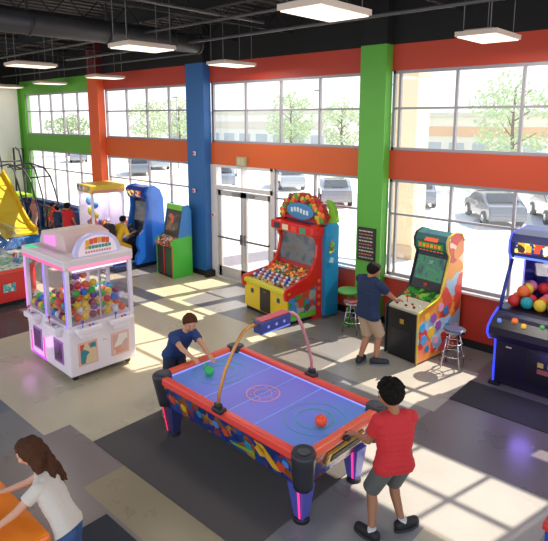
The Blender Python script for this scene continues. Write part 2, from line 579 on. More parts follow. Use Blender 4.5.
def car(x, y, rz, col, label):
    t = thing('parked_car', label, 'car', (x, y, -1.0), rz)
    P = [(-2.2, .3), (-2.25, .62), (-2.1, .86), (-1.2, .98), (-.55, 1.38), (.75, 1.42), (1.55, 1.05), (2.15, .96), (2.25, .6), (2.2, .3)]
    b = MB().prof_y(P, -.86, .86)
    bmesh.ops.bevel(b.bm, geom=[e for e in b.bm.edges], offset=.06, segments=2, affect='EDGES')
    b.build('body', mat(col, .25, .4, coat=.5), t)
    w = MB()
    for s_ in (-1, 1):
        w.slab([(-1.12, s_ * .865, .98), (-.55, s_ * .865, 1.31), (.7, s_ * .865, 1.34), (1.35, s_ * .865, 1.04)], (0, s_ * .02, 0))
    w.slab([(-1.22, -.7, 1.0), (-1.22, .7, 1.0), (-.62, .62, 1.38), (-.62, -.62, 1.38)], (-.05, 0, .03))
    w.slab([(1.52, -.7, 1.1), (1.52, .7, 1.1), (.82, .62, 1.42), (.82, -.62, 1.42)], (.05, 0, .03))
    w.build('car_window', mat('1c2228', .15), t)
    for a in (-1.4, 1.4):
        for s_ in (-1, 1):
            o = MB().cone((a, s_ * .7, .33), (a, s_ * .92, .33), .34, .34, 18).build('wheel', mat('18181a', .7), t)
            MB().cone((a, s_ * .9, .33), (a, s_ * .935, .33), .2, .18, 10).build('hub_cap', CHROME, o)
    for s_ in (-.6, .6):
        MB().box((-2.29, s_ - .2, .66), (-2.18, s_ + .2, .78), bev=.02).build('headlight', mat('e8ecef', .2), t)
car(-9.95, 27.0, R(-52), '6c737c', 'dark grey car parked outside in the lot right of the green column')
car(-7.6, 29.2, R(-60), '858b92', 'grey car parked behind the dark grey one at the right edge')
car(-15.4, 29.5, R(-58), '7d848c', 'grey car just right of the green column outside, smaller than the dark one')
car(-19.3, 26.5, R(-50), '8b929a', 'silver grey car outside above the crown of the jungle cabinet')
car(-26.0, 30.0, R(-40), 'a9b0b6', 'pale grey car outside above the glass doors')
car(-36.0, 33.0, R(-40), 'c4c8cc', 'white car seen through the windows left of the blue column')
car(-46, 33, R(-30), 'b0b6bc', 'grey car seen through the windows by the orange column')

def tree(x, y, h, r, label, seed, col='b4c898'):  # pale leaf colours carry the outdoor haze
    random.seed(seed)
    t = thing('leafy_tree', label, 'tree', (x, y, -.965))
    k = MB().tube([(0, 0, 0), (.1, 0, h * .25), (-.05, .1, h * .5), (0, 0, h * .85)], [.2, .16, .11, .04], 8)
    for i in range(7):
        a = i * 2.4; z = h * (.35 + .07 * i)
        k.tube([(0, 0, z), (math.cos(a) * r * .5, math.sin(a) * r * .5, z + h * .12)], [.06, .02], 6)
    k.build('trunk', mat('6b5a4a', .9), t)
    f = MB(); bmx = f.bm
    for i in range(2600):
        while True:
            v = Vector((random.uniform(-1, 1), random.uniform(-1, 1), random.uniform(-1, 1)))
            if .15 < v.length < 1: break
        if (math.sin(v.x * 5 + seed) + math.sin(v.y * 5) + math.sin(v.z * 6 + seed * 2)) < -.5: continue
        p = Vector((v.x * r, v.y * r, h * .62 + v.z * h * .38))
        n = Vector((random.uniform(-1, 1), random.uniform(-1, 1), random.uniform(-1, 1))).normalized()
        u = n.orthogonal().normalized() * random.uniform(.09, .2); w_ = n.cross(u) * .7
        f._fin([bmx.faces.new([bmx.verts.new(p + a) for a in (u, w_, -u, -w_)])])
    f.build('foliage', mat(col, .8, var=.15, bscale=1.2), t)
tree(-14.2, 41, 8.4, 3.4, 'leafy tree outside right of the green column', 3)
tree(-8.6, 42, 6.6, 2.4, 'smaller tree at the right edge behind the pendant light', 5, 'c2d0a8')
tree(-37.0, 43, 7.6, 2.6, 'tree outside in the first panes right of the blue column', 8)
tree(-32.8, 46, 7.0, 2.2, 'pale tree outside in the second pane right of the blue column', 9, 'c4d1ac')
car(-30.5, 27.5, R(-38), '8f959c', 'grey car outside low in the panes left of the blue column')
car(-42.5, 28.5, R(-35), '7f858c', 'darker grey car outside low in the panes right of the orange column')
car(-60, 32, R(-30), '9aa0a8', 'grey car outside low in the panes of the green bay')
tree(-70, 36, 5.6, 3.0, 'low leafy tree outside low in the green bay panes', 31, '9fb287')
tree(-54, 42, 7.5, 2.8, 'tree outside between the orange and blue columns', 11, 'c4d1ac')
tree(-62, 43, 7.6, 2.6, 'tree outside just right of the orange column', 12, 'c4d1ac')
random.seed(21)

def building(x0, x1, y, h, col, band, label, nwin=8):
    t = thing('distant_building', label, 'building', ((x0 + x1) / 2, y, -1.0))
    L = (x1 - x0) / 2
    MB().box((-L, 0, 0), (L, 9, h)).build('wall', mat(col, .8), t)
    MB().box((-L - .2, -.25, h - .1), (L + .2, 9.2, h + .35)).build('roof_edge', mat('cfc8bd', .7), t)
    MB().box((-L, -.1, h * .62), (L, 0, h * .8)).build('fascia_band', mat(band, .7), t)
    for i in range(nwin):
        x = -L + (i + .5) * 2 * L / nwin
        MB().box((x - .32 * L / nwin * 2, -.06, .9), (x + .32 * L / nwin * 2, 0, h * .5)).build('window', mat('aab4bc', .3), t)
building(-34, -15, 52, 5.2, 'e8e0d2', 'e0b088', 'low beige shop building with an orange band beyond the parking lot')
building(-10, 12, 50, 4.6, 'e8dccc', 'dcb898', 'pale low building at the right beyond the tree')
building(-75, -42, 56, 5.6, 'e4e2de', 'd6ccc0', 'long pale building beyond the left windows', 10)
t = thing('canopy_pillar', 'broad cream masonry pillar just outside right of the green column', 'pillar', (-9.5, 17.6, -1.0))
MB().box((-.45, -.45, .5), (.45, .45, 8.6)).build('shaft', mat('e6d3ac', .85), t)
MB().box((-.5, -.5, 0), (.5, .5, .5), bev=.02).build('plinth', mat('c9b796', .85), t)
for x, y in ((-17.8, 30), (-25.5, 33), (-44, 34)):
    t = thing('parking_lamp', {-17.8: 'tall thin lamp post outside left of the green column', -25.5: 'lamp post outside in the middle of the bay over the doors', -44: 'lamp post outside between the orange and blue columns'}[x], 'street lamp', (x, y, -1.0))
    MB().cone((0, 0, 0), (0, 0, 7), .06, .04, 8).build('post', mat('8a8a8c', .6), t)
    MB().box((-.5, -.12, 6.95), (.1, .12, 7.05), bev=.02).build('lamp_head', mat('66666a', .6), t)

# ------------------------------------------------ shared art
RAINBOW = ['d8342c', 'f0b422', '2f7fd0', '36a848', 'f2e9d8', '7a3fb0', 'e86a24', '28b6c0']
ART_MIX = art('art_mixed', ['d8342c', 'f0b422', '2f7fd0', '36a848', 'f2e9d8', 'e86a24', '1f2a60'], 11)
ART_GOLD = art('art_gold_blue', ['16286e', 'a8772c', '1d3f86', '1a2c66', '8a2d30', '1b2f80', '24508f', '1f3570', '8a5420', '1c3a7a'], 12)
ART_JUNGLE = art('art_jungle', ['c23024', '2f8a35', 'e8a02a', '8a3a1a', 'f0cf50', '5aa83a', 'd85a20'], 16)
ART_FIELD = art('art_playfield', ['4c3b2a', 'c98a2a', 'b5432a', '2f3d38', 'e0c070', '7a3a24', 'cfc6b4'], 18, warp=.8)
ART_GREEN = art('art_green_field', ['2f8a2f', '63b03a', '1e5a28', 'd06a2a', '86c04a', '2b4a22'], 14)
ART_BABY = art('art_pastel', ['e8443a', 'f29a3c', '7ec6e6', 'f3d24a', 'e870a0', 'f6e6d0', '3f86d0'], 9)
def screen_mat(name, cols, scale, emit):
    m = bpy.data.materials.new(name); m.use_nodes = True; t = m.node_tree; b = t.nodes['Principled BSDF']
    b.inputs['Roughness'].default_value = .15; b.inputs['Base Color'].default_value = (.01, .01, .012, 1)
    co = t.nodes.new('ShaderNodeTexCoord'); n = t.nodes.new('ShaderNodeTexNoise'); n.inputs['Scale'].default_value = scale; n.inputs['Detail'].default_value = 6
    r = t.nodes.new('ShaderNodeValToRGB'); e = r.color_ramp.elements
    while len(e) < len(cols): e.new(.5)
    for i, c in enumerate(cols): e[i].position = .3 + .4 * i / (len(cols) - 1); e[i].color = hx(c)
    t.links.new(co.outputs['Object'], n.inputs['Vector']); t.links.new(n.outputs[0], r.inputs[0]); t.links.new(r.outputs[0], b.inputs['Emission Color'])
    b.inputs['Emission Strength'].default_value = emit
    return m
ART_SCREEN = screen_mat('screen_picture', ['262a32', '3c424c', '5c5c5c', '5a5048', '36404c'], 2.6, .7)
ART_SCREENG = screen_mat('screen_picture_green', ['102830', '1c5a4a', '2c7a3c', '184a5c', '6a9a5a'], 6, .75)
ART_MARQ = art('lit_marquee', ['e8e0f0', '5a9ae0', 'f0c040', 'e8603a', '7ad07a', 'f0a0c8'], 14, emit=.5)
ART_MARQ2 = art('lit_marquee_warm', ['f0b030', 'd8402a', '1f3a80', 'f2e070', '3a2a20'], 12, emit=.5)

def neon(h, e=4):
    m = mat(h, .5, emit=round(.35 + .28 * e, 2), bump=.001)
    m.node_tree.nodes['Principled BSDF'].inputs['Base Color'].default_value = (.02, .02, .02, 1)
    return m
BALL_COL = {'red': 'cf2c28', 'orange': 'ec6b2c', 'yellow': 'f0c92e', 'green': '3fae4a', 'blue': '2f74c8', 'purple': '7a44a8', 'white': 'e6e2dc', 'pink': 'e87fa4', 'teal': '22a0a0', 'maroon': '8a2a48'}
PROTO = {}
def ball(kind, p, r, where, group, colour):
    """one toy ball; the mesh is shared by balls of a colour"""
    key = (colour, round(r, 3))
    o = PROTO.get(key)
    if o is None:
        b = MB().ball((0, 0, 0), r, sub=3)
        o = b.build('toy_ball', mat(BALL_COL[colour], .42))
        PROTO[key] = o
    else:
        o = o.copy(); COL.objects.link(o)
    o.location = p
    o.rotation_euler = (random.random() * 3, random.random() * 3, 0)
    return tag(o, '%s ball %s' % (colour, where), 'ball', '%s %s' % (colour, group))

def tint_button(p, m, r, q, h=.02):
    return MB().cone(p, Vector(p) + Vector((0, 0, h)), r, r * .85, 12).build('button', m, q)

# ------------------------------------------------ air hockey table
AT = thing('air_hockey_table', 'long air hockey table with red rails, glowing blue top and overhead scorer', 'game table', (-3.94, 4.13, 0), R(-2))
HL, HW = 1.26, .69
TOPZ = .80
skirt = MB()
P = lambda s, z: [(-HL * s, -HW * s, z), (HL * s, -HW * s, z), (HL * s, HW * s, z), (-HL * s, HW * s, z)]
def frustum(mb, lx0, ly0, z0, lx1, ly1, z1):
    a = [mb.bm.verts.new((sx_ * lx0, sy_ * ly0, z0)) for sx_, sy_ in ((-1, -1), (1, -1), (1, 1), (-1, 1))]
    b = [mb.bm.verts.new((sx_ * lx1, sy_ * ly1, z1)) for sx_, sy_ in ((-1, -1), (1, -1), (1, 1), (-1, 1))]
    fs = [mb.bm.faces.new(a[::-1]), mb.bm.faces.new(b)]
    for k in range(4): fs.append(mb.bm.faces.new([a[k], a[(k + 1) % 4], b[(k + 1) % 4], b[k]]))
    mb._fin(fs)
frustum(skirt, HL - .12, HW - .10, .40, HL - .02, HW - .02, .72)
skirt.build('cabinet', ART_GOLD, AT)
k = MB()   # bright comic shapes on the side
yy = lambda z: -(HW - .10 + (z - .40) / .32 * .08) - .004
for cx_, z, r_, c in ((-.95, .58, .07, 0), (-.72, .55, .06, 1), (-.1, .6, .05, 2), (.05, .56, .06, 0), (.42, .57, .06, 3), (.62, .6, .08, 1), (.9, .54, .07, 0), (.98, .62, .05, 2), (-.4, .6, .05, 3)):
    pts = [(cx_ + r_ * (1 + .35 * (i % 2)) * .8 * math.cos(i * math.pi / 5), z + r_ * (1 + .35 * (i % 2)) * .8 * math.sin(i * math.pi / 5)) for i in range(10)]
    k.m(c).slab([(x, yy(zz), zz) for x, zz in pts], (0, -.006, 0))
k.m(1).slab([(.55, yy(.7), .7), (.67, yy(.7), .7), (.88, yy(.46), .46), (.76, yy(.46), .46)], (0, -.006, 0))
k.m(4).slab([(.1, yy(.48), .48), (.5, yy(.52), .52), (.5, yy(.47), .47), (.15, yy(.45), .45)], (0, -.006, 0))
k.build('side_artwork', [mat('d04a30', .4), mat('e0a82c', .4), mat('4a8ad8', .4), mat('2f8aa0', .4), mat('8aa82e', .4)], AT)
bed = MB(); bed.box((-HL + .1, -HW + .1, .70), (HL - .1, HW - .1, .765)); 
# printed and lit from below: violet in the middle, greener round the goals
m = bpy.data.materials.new('lit_playfield'); m.use_nodes = True; t_ = m.node_tree; b_ = t_.nodes['Principled BSDF']
b_.inputs['Roughness'].default_value = .38; b_.inputs['Specular IOR Level'].default_value = .3
co = t_.nodes.new('ShaderNodeTexCoord'); sp = t_.nodes.new('ShaderNodeSeparateXYZ'); ab = t_.nodes.new('ShaderNodeMath'); ab.operation = 'ABSOLUTE'
cr = t_.nodes.new('ShaderNodeValToRGB'); t_.links.new(co.outputs['Object'], sp.inputs[0]); t_.links.new(sp.outputs[0], ab.inputs[0]); t_.links.new(ab.outputs[0], cr.inputs[0])
e = cr.color_ramp.elements; e[0].position = .25; e[0].color = hx('625eb0'); e[1].position = .95; e[1].color = hx('506cac')
e2 = cr.color_ramp.elements.new(.7); e2.color = hx('5866b0')
t_.links.new(cr.outputs[0], b_.inputs['Base Color']); t_.links.new(cr.outputs[0], b_.inputs['Emission Color']); b_.inputs['Emission Strength'].default_value = .42
bed.build('playfield', m, AT)
mk = MB()
z = .7655
LB = 0; mk.m(0).ring((0, 0, z), (0, 0, 1), .19, .205).ring((0, 0, z), (0, 0, 1), .10, .11).m(0)
mk.m(1)
for x in (-.42, 0, .42): mk.box((x - .006, -HW + .1, z), (x + .006, HW - .1, z + .003))
mk.m(2)
for x in (-.8, .8): mk.ring((x, 0, z), (0, 0, 1), .2, .215).ring((x, 0, z), (0, 0, 1), .33, .338)
mk.m(0)
for a in range(0, 360, 60): mk.box((.15 * math.cos(R(a)) - .02, .15 * math.sin(R(a)) - .006, z), (.15 * math.cos(R(a)) + .02, .15 * math.sin(R(a)) + .006, z + .003))
mk.build('playfield_lines', [mat('c8808c', .4, emit=.25), mat('7f9cdc', .4, emit=.2), mat('4a9a88', .4, emit=.12)], AT)
for s_ in (-1, 1):
    rl = MB(); rl.box((-HL + .1, s_ * HW - .046 - .05 * s_, .72), (HL - .1, s_ * HW + .046 - .05 * s_, .825), bev=.022)
    rl.build('side_rail', mat('ec4838', .35), AT)
for s_ in (-1, 1):
    MB().box((s_ * HL - .05 - .05 * s_, -HW + .1, .73), (s_ * HL + .05 - .05 * s_, HW - .1, .825), bev=.022).build('end_rail', mat('f0603c', .35), AT)
nn = MB()
for s_ in (-1, 1):
    nn.box((-HL + .12, s_ * (HW - .112) - .006, .768), (HL - .12, s_ * (HW - .112) + .006, .780)).box((s_ * (HL - .118) - .006, -HW + .12, .768), (s_ * (HL - .118) + .006, HW - .12, .780))
nn.build('light_strip', neon('8fa0ff', 2.2), AT)
for sx_ in (-1, 1):
    for sy_ in (-1, 1):
        c = MB()
        cx_, cy_ = sx_ * (HL - .07), sy_ * (HW - .07)
        c.tube([(cx_ - sx_ * .04 * (1 - u), cy_ - sy_ * .04 * (1 - u), .42 + .42 * u) for u in (0, .02, .2, .4, .6, .8, .93, .98, 1)], [.07, .098, .104, .110, .116, .122, .124, .116, .10], 24)
        c.m(1).cone((cx_, cy_, .84), (cx_, cy_, .846), .065, .06, 20)
        c.build('corner_cap', [mat('2c2c33', .4), mat('44444c', .5)], AT)
        lg = MB()
        lx, ly = sx_ * (HL - .17), (-(HW - .16) if sy_ < 0 else HW - .34)
        frp = [(lx - .12, ly - .09, .42), (lx + .10, ly - .09, .42), (lx + .10, ly + .09, .42), (lx - .12, ly + .09, .42)]
        ln = [(lx - .055, ly - .05, .03), (lx + .055, ly - .05, .03), (lx + .055, ly + .05, .03), (lx - .055, ly + .05, .03)]
        A = [lg.bm.verts.new(p) for p in ln]; B = [lg.bm.verts.new(p) for p in frp]
        lg._fin([lg.bm.faces.new(A[::-1]), lg.bm.faces.new(B)] + [lg.bm.faces.new([A[q], A[(q + 1) % 4], B[(q + 1) % 4], B[q]]) for q in range(4)])
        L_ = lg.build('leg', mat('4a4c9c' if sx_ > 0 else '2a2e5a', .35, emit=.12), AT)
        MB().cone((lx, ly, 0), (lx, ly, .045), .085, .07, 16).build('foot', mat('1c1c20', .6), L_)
        st = MB()
        st.slab([(lx + .02, ly - .062, .06), (lx + .04, ly - .062, .06), (lx + .055, ly - .10, .40), (lx + .03, ly - .10, .40)] if sx_ > 0 else [(lx - .05, ly - .062, .06), (lx - .035, ly - .062, .06), (lx - .07, ly - .10, .40), (lx - .095, ly - .10, .40)], (0, -.008, 0))
        st.build('leg_light', neon('ff3a9a' if sx_ > 0 else 'e0304a', 2.5), L_)
gs = MB()
gs.m(0).box((HL - .072, -.30, .545), (HL - .024, .30, .69), rot=(0, .30, 0)).m(1).box((HL - .05, -.25, .575), (HL - .012, .25, .66), rot=(0, .30, 0))
gs.build('goal_slot', [mat('c9a03a', .4), mat('0c0c0e', .6)], AT)
gs = MB()
gs.m(0).box((-HL + .024, -.30, .545), (-HL + .072, .30, .69), rot=(0, -.30, 0)).m(1).box((-HL + .012, -.25, .575), (-HL + .05, .25, .66), rot=(0, -.30, 0))
gs.build('goal_slot', [mat('c9a03a', .4), mat('0c0c0e', .6)], AT)
# scorer arch
XA, XB = 0.0, .17
BX, BY, BZ = .06, .10, 1.60
ca, sa = math.cos(R(6)), math.sin(R(6))
for s_, nm, px_ in ((-1, 'c88a48', XA), (1, 'd8908a', XB)):
    e0 = (BX, BY + s_ * .24, BZ + .06)
    yb = s_ * (HW + .0)
    L3 = lambda u, z_: (px_ + (e0[0] - px_) * u, yb + (e0[1] - yb) * u, z_)
    pts = [(px_, yb, .80), L3(.02, 1.0), L3(.18, 1.26), L3(.42, 1.5), L3(.62, 1.64), L3(.8, 1.69), L3(1.0, 1.68)]
    MB().tube(pts, .02, 10).build('arch_pole', mat(nm, .3, .4), AT)
    MB().box((px_ - .08, s_ * (HW - .01) - .05, .80), (px_ + .08, s_ * (HW - .01) + .05, .86), bev=.015).box((px_ - .045, s_ * HW - .03, .85), (px_ + .045, s_ * HW + .03, .91), bev=.01).build('pole_clamp', mat('26262b', .4), AT)
sb = MB()
sb.m(0).box((BX - .07, BY - .25, BZ - .03), (BX + .07, BY + .25, BZ + .12), bev=.02)
sb.m(1).box((BX - .06, BY - .23, BZ + .12), (BX + .06, BY + .23, BZ + .132), bev=.004)
SB = sb.build('score_box', [mat('2f3a7a', .4), mat('c8404a', .4)], AT)
q = MB()
for i in range(3):
    q.box((BX + .069, BY - .15 + i * .13, BZ + .03), (BX + .074, BY - .12 + i * .13, BZ + .06))
q.box((BX + .069, BY - .22, BZ - .026), (BX + .075, BY + .22, BZ - .014))
q.build('score_light', neon('7a90ff', 1.5), SB)
w2 = Matrix.Rotation(R(-1.5), 4, 'Z')
def on_table(x, y, z): 
    v = w2 @ Vector((x, y, z)); return (v.x - 3.98, v.y + 4.13, v.z)
b = MB().ball((0, 0, 0), .068, sub=3).build('game_ball', mat('f4552a', .35)); b.location = (-2.99, 4.02, .765 + .07)
tag(b, 'bright orange ball on the air hockey table near the boy in red', 'ball')
b = MB().ball((0, 0, 0), .06, sub=3).build('game_ball', mat('2fb85a', .35)); b.location = (-4.75, 4.0, .765 + .062)
tag(b, 'green ball on the air hockey table at the hands of the boy in blue', 'ball')
def mallet(x, y, label, c):
    t = thing('air_hockey_mallet', label, 'mallet', (x, y, .767))
    MB().cone((0, 0, .001), (0, 0, .02), .048, .046, 20).cone((0, 0, .02), (0, 0, .034), .046, .02, 20).build('base', mat(c, .4), t)
    MB().cone((0, 0, .03), (0, 0, .065), .014, .018, 12).ball((0, 0, .065), .02).build('knob', mat(c, .4), t)
mallet(-4.95, 4.12, 'green mallet under the hand of the boy in blue', '4fc08a')

# rugs
def rug(x0, x1, y0, y1, label, c='463e3c', rz=0):
    o = MB().box((x0, y0, .001), (x1, y1, .012)).build('floor_mat', mat(c, .95, bump=.3, bscale=90, var=.3))
    tag(o, label, 'mat')
rug(-5.65, -2.95, 2.85, 4.75, 'large charcoal mat under the air hockey table', '57504c')
rug(-2.85, -.6, 6.88, 7.62, 'dark worn mat before the neon blue ball machine', '322e30')
rug(-4.38, -3.0, 1.5, 2.27, 'dark grey mat at the bottom edge right of the girl', '35383e')

# ------------------------------------------------ white crane machine, left centre
ORD = ['bottom', 'second', 'third', 'fourth', 'fifth', 'sixth', 'seventh', 'eighth']
NTH = ['first', 'second', 'third', 'fourth', 'fifth', 'sixth', 'seventh', 'eighth', 'ninth', 'tenth', 'eleventh', 'twelfth', 'thirteenth']
def fill_balls(x0, x1, y0, y1, z0, zfun, r, machine, group, cols, T=None, right=True, xf=None):
    """balls piled in a case; those lying against a pane are named by layer and place"""
    lay, z, st = 0, z0 + r, r * 2.06
    last = None
    while lay < 9:
        ox = (lay % 2) * st / 2
        rows = {}
        nx = int((x1 - x0 - 2 * r - ox) / st + 1e-6) + 1
        ny = int((y1 - y0 - 2 * r - ox) / st + 1e-6) + 1
        for j in range(ny):
            for i in range(nx):
                x, y = x0 + r + ox + i * st, y0 + r + ox + j * st
                top = zfun(x, y)
                if z + r >= top: continue
                front, side = j == 0, (i == nx - 1 if right else i == 0)
                if not (top - z < 2.6 * r or front or side): continue
                p = Vector((x, y, z))
                if T: p = T @ p
                c = random.choice([k for k in cols if k != last]); last = c
                if side and not front: lab = '%s ball, %s layer, %s from the front corner by the %s pane, %s' % (c, ORD[lay], NTH[j], 'right' if right else 'left', machine)
                elif front: lab = '%s ball, %s layer, %s from the left by the front pane, %s' % (c, ORD[lay], NTH[i], machine)
                else: lab = '%s ball, %s layer, %s row from the front, %s from the left, %s' % (c, ORD[lay], NTH[j], NTH[i], machine)
                o = ball(None, p, r, '', '', c)
                o['label'] = lab; o['group'] = group
        z += st * .74
        lay += 1

WC_LOC, WC_R = (-8.0, 4.0, 0), R(-1.8)
t = thing('crane_machine', 'white claw machine full of coloured balls with pink lights and arched sign', 'arcade machine', WC_LOC, WC_R)
t.scale = (1.05, 1.06, 1.10)
hx2, hy2 = .72, .53
PK = mat('f2e6ea', .3, coat=.4)
b = MB()
b.box((-hx2, -hy2, .09), (hx2, hy2, .78), bev=.02)
b.box((-hx2 + .01, -hy2 + .01, .78), (hx2 - .01, hy2 - .01, .82))
b.build('base_cabinet', PK, t)
PM = mat('e9e0ec', .3)
for sx_ in (-1, 1):
    for sy_ in (-1, 1):
        MB().box((sx_ * (hx2 - .035) - .03, sy_ * (hy2 - .035) - .03, .8), (sx_ * (hx2 - .035) + .03, sy_ * (hy2 - .035) + .03, 1.62), bev=.008).build('corner_post', PM, t)
for lo_, hi_ in (((-.03, -hy2 + .005, .8), (.03, -hy2 + .06, 1.62)), ((-.03, hy2 - .06, .8), (.03, hy2 - .005, 1.62)), ((hx2 - .05, -.012, .8), (hx2 - .02, .012, 1.62))):
    MB().box(lo_, hi_).build('middle_post', PM, t)
g = MB()
g.box((-hx2 + .06, -hy2 + .02, .82), (hx2 - .06, -hy2 + .028, 1.6)).box((-hx2 + .06, hy2 - .028, .82), (hx2 - .06, hy2 - .02, 1.6))
g.box((hx2 - .028, -hy2 + .06, .82), (hx2 - .02, hy2 - .06, 1.6)).box((-hx2 + .02, -hy2 + .06, .82), (-hx2 + .028, hy2 - .06, 1.6))
g.build('glass_case', glass('case_glass', (.97, .97, 1, 1), .05), t)
tp = MB()
tp.box((-hx2 - .015, -hy2 - .015, 1.6), (hx2 + .015, hy2 + .015, 1.76), bev=.03)
tp.build('roof', mat('dccfd0', .35), t)
bx = MB()   # rear sign block
bx.m(0).prof_y([(-.62, 1.76), (.32, 1.76), (.26, 1.98), (.0, 2.03), (-.5, 1.98)], -.3, .42)
bx.m(1).prof_y([(-.42, 1.80), (.0, 1.80), (.0, 1.97), (-.42, 1.93)], -.31, -.3)
bx.build('roof_box', [mat('d6b8b4', .4), mat('d880c8', .4, emit=.5)], t)
ar = MB()
pts = [(-.5, 1.76)] + [(x, z) for x, z in [(-.5, 1.83), (-.46, 1.9), (-.4, 1.97), (-.3, 2.03), (-.15, 2.065), (0, 2.075), (.15, 2.065), (.3, 2.03), (.4, 1.97), (.46, 1.9), (.5, 1.83)]] + [(.5, 1.76)]
ar.m(0).slab([(hx2 - .1, y * .72, z) for y, z in pts], (.07, 0, 0))
ar.m(1).slab([(hx2 - .03, y * .6, 1.77 + (z - 1.76) * .84) for y, z in pts], (.006, 0, 0))
AR = ar.build('arched_sign', [mat('ccc6ee', .3), mat('e6d6de', .4, emit=.15)], t)
lt = MB()   # bubbly lettering: two rows of fat letters
cols = ['e8603a', 'f0b430', '49b060', '3a80d0', 'c04aa0', 'e05a40', 'f0c040', '48a0c8']
for i in range(6):
    lt.m((1, 0, 0, 1, 0, 0)[i]).box((hx2 - .022, -.19 + i * .062, 1.905 + .02 * math.sin(i * .6)), (hx2 - .008, -.135 + i * .062, 1.985 + .02 * math.sin(i * .6)), bev=.012)
for i in range(8):
    lt.m((1, 3, 2, 3, 2, 2, 3, 2)[i]).box((hx2 - .022, -.2 + i * .051, 1.855), (hx2 - .01, -.157 + i * .051, 1.9), bev=.008)
for i in range(10):
    lt.m(4).box((hx2 - .022, -.2 + i * .041, 1.80), (hx2 - .012, -.172 + i * .041, 1.83), bev=.004)
lt.build('sign_lettering', [mat('e0582e', .4), mat('eaa92c', .4), mat('3f9a9a', .4), mat('58a04a', .4), mat('d89088', .4)], AR)
for x0, x1, y0, y1, c, e_ in ((hx2 + .016, hx2 + .022, -hy2 + .05, hy2 - .05, 'ff9ac0', 1.6), (-hx2 + .04, hx2 - .04, -hy2 - .022, -hy2 - .016, 'ff6ab0', 1.5)):
    MB().box((x0, y0, 1.615), (x1, y1, 1.66)).build('light_tube', neon(c, e_), t)
for x, y in ((hx2 - .035, -hy2 - .002), (.0, -hy2 - .002), (-hx2 + .035, -hy2 - .002)):
    MB().box((x - .012, y - .006, .8), (x + .012, y, 1.6)).build('light_tube', neon('9a7bff' if x > -.1 else 'e48cff', 2.6), t)
MB().box((-hx2 + .1, -hy2 - .005, 1.763), (-hx2 + .34, -hy2 + .1, 1.772)).build('roof_light', neon('3fe0a0', 1.2), t)
MB().box((hx2 + .0, -hy2 + .1, 1.575), (hx2 + .004, hy2 - .1, 1.6)).build('light_tube', neon('ffe6f4', 2.5), t)
cp = MB().box((-.4, -.3, 1.5), (.55, .3, 1.598)).build('crane_carriage', mat('e6e0ea', .4), t)
for x, y in ((.3, -.15), (.35, .25)):
    cw = MB(); cw.cone((x, y, 1.38), (x, y, 1.5), .035, .035, 12).cone((x, y, 1.5), (x, y, 1.55), .012, .012, 8)
    for a in range(3):
        an = a * 2.094
        cw.tube([(x, y, 1.38), (x + .07 * math.cos(an), y + .07 * math.sin(an), 1.33), (x + .04 * math.cos(an), y + .04 * math.sin(an), 1.26)], .007, 6)
    cw.build('claw', CHROME, t)
def station(y, s, par, face='x'):
    """control shelf, joystick, buttons and prize door on one face"""
    def T(a, d, z):   # a along face, d outwards
        return (hx2 + d, a, z) if face == 'x' else (a, -hy2 - d, z)
    def bxx(mb, a0, a1, d0, d1, z0, z1, bev=.008):
        p0, p1 = T(a0, d0, z0), T(a1, d1, z1)
        mb.box([min(u, v) for u, v in zip(p0, p1)], [max(u, v) for u, v in zip(p0, p1)], bev=bev)
    m_ = MB(); bxx(m_, y - .19, y + .19, -.01, .13, .72, .80, .02); bxx(m_, y - .13, y + .13, -.01, .09, .64, .72, .02)
    sh = m_.build('control_shelf', mat('f0e6e8', .3), par)
    j_ = MB(); p0 = T(y - .09, .07, .8); p1 = T(y - .09, .075, .88)
    j_.cone(p0, p1, .008, .008, 8).ball(p1, .022); j_.build('joystick', mat('d83a8a' if face == 'y' else '4a5ac0', .3), sh)
    for i, c in enumerate(('d84a4a', '4a80d8', 'e8d0e0')):
        pp = T(y + .02 + .055 * i, .07 - .01 * (i % 2), .799)
        MB().cone(pp, Vector(pp) + Vector((0, 0, .02)), .02, .018, 12).build('button', mat(c, .3), sh)
    d_ = MB(); bxx(d_, y - .15, y + .15, -.005, .012, .22, .56, .006)
    dd = d_.build('prize_door', mat('e8b8a8' if face == 'x' else 'b070c0', .4), par)
    e_ = MB(); bxx(e_, y - .12, y + .12, .010, .016, .25, .53, .002)
    e_.build('door_window', art('door_print_%s%d' % (face, s), ['e07a3a', '3a8a90', 'e8c8a0', 'd05040'] if (face, s) == ('x', 0) else ['e8cfc0', 'e0a088', 'f0e4d8', 'd8b0a0'] if face == 'x' else ['4a2a50', '6a3a70', '2a2030'], 7), dd)
station(-.26, 0, t); station(.26, 1, t)
station(-.36, 0, t, 'y'); station(.36, 1, t, 'y')
MB().box((hx2 + .001, -.01, .5), (hx2 + .014, .02, .53)).build('lock', CHROME, t)
for x in (-.14, -.60):
    MB().box((x - .012, -hy2 - .012, .14), (x + .012, -hy2 - .001, .46)).build('light_tube', neon('ff4ac8', 2.2), t)
MB().box((-.6, -hy2 - .012, .11), (-.1, -hy2 - .001, .135)).build('light_tube', neon('d84aff', 2.0), t)
for sx_ in (-1, 1):
    for sy_ in (-1, 1):
        c = MB(); cx_, cy_ = sx_ * (hx2 - .1), sy_ * (hy2 - .1)
        c.cone((cx_ - .015, cy_, .045), (cx_ + .015, cy_, .045), .043, .043, 14).box((cx_ - .025, cy_ - .02, .045), (cx_ + .025, cy_ + .02, .1))
        c.build('caster', mat('2e2c2e', .5), t)
MB().box((-hx2 + .08, -hy2 + .08, .06), (hx2 - .08, hy2 - .08, .095)).build('underframe', mat('3a3638', .7), t)
T_ = Matrix.Translation(WC_LOC) @ Matrix.Rotation(WC_R, 4, 'Z') @ Matrix.Diagonal((1.05, 1.06, 1.10, 1))
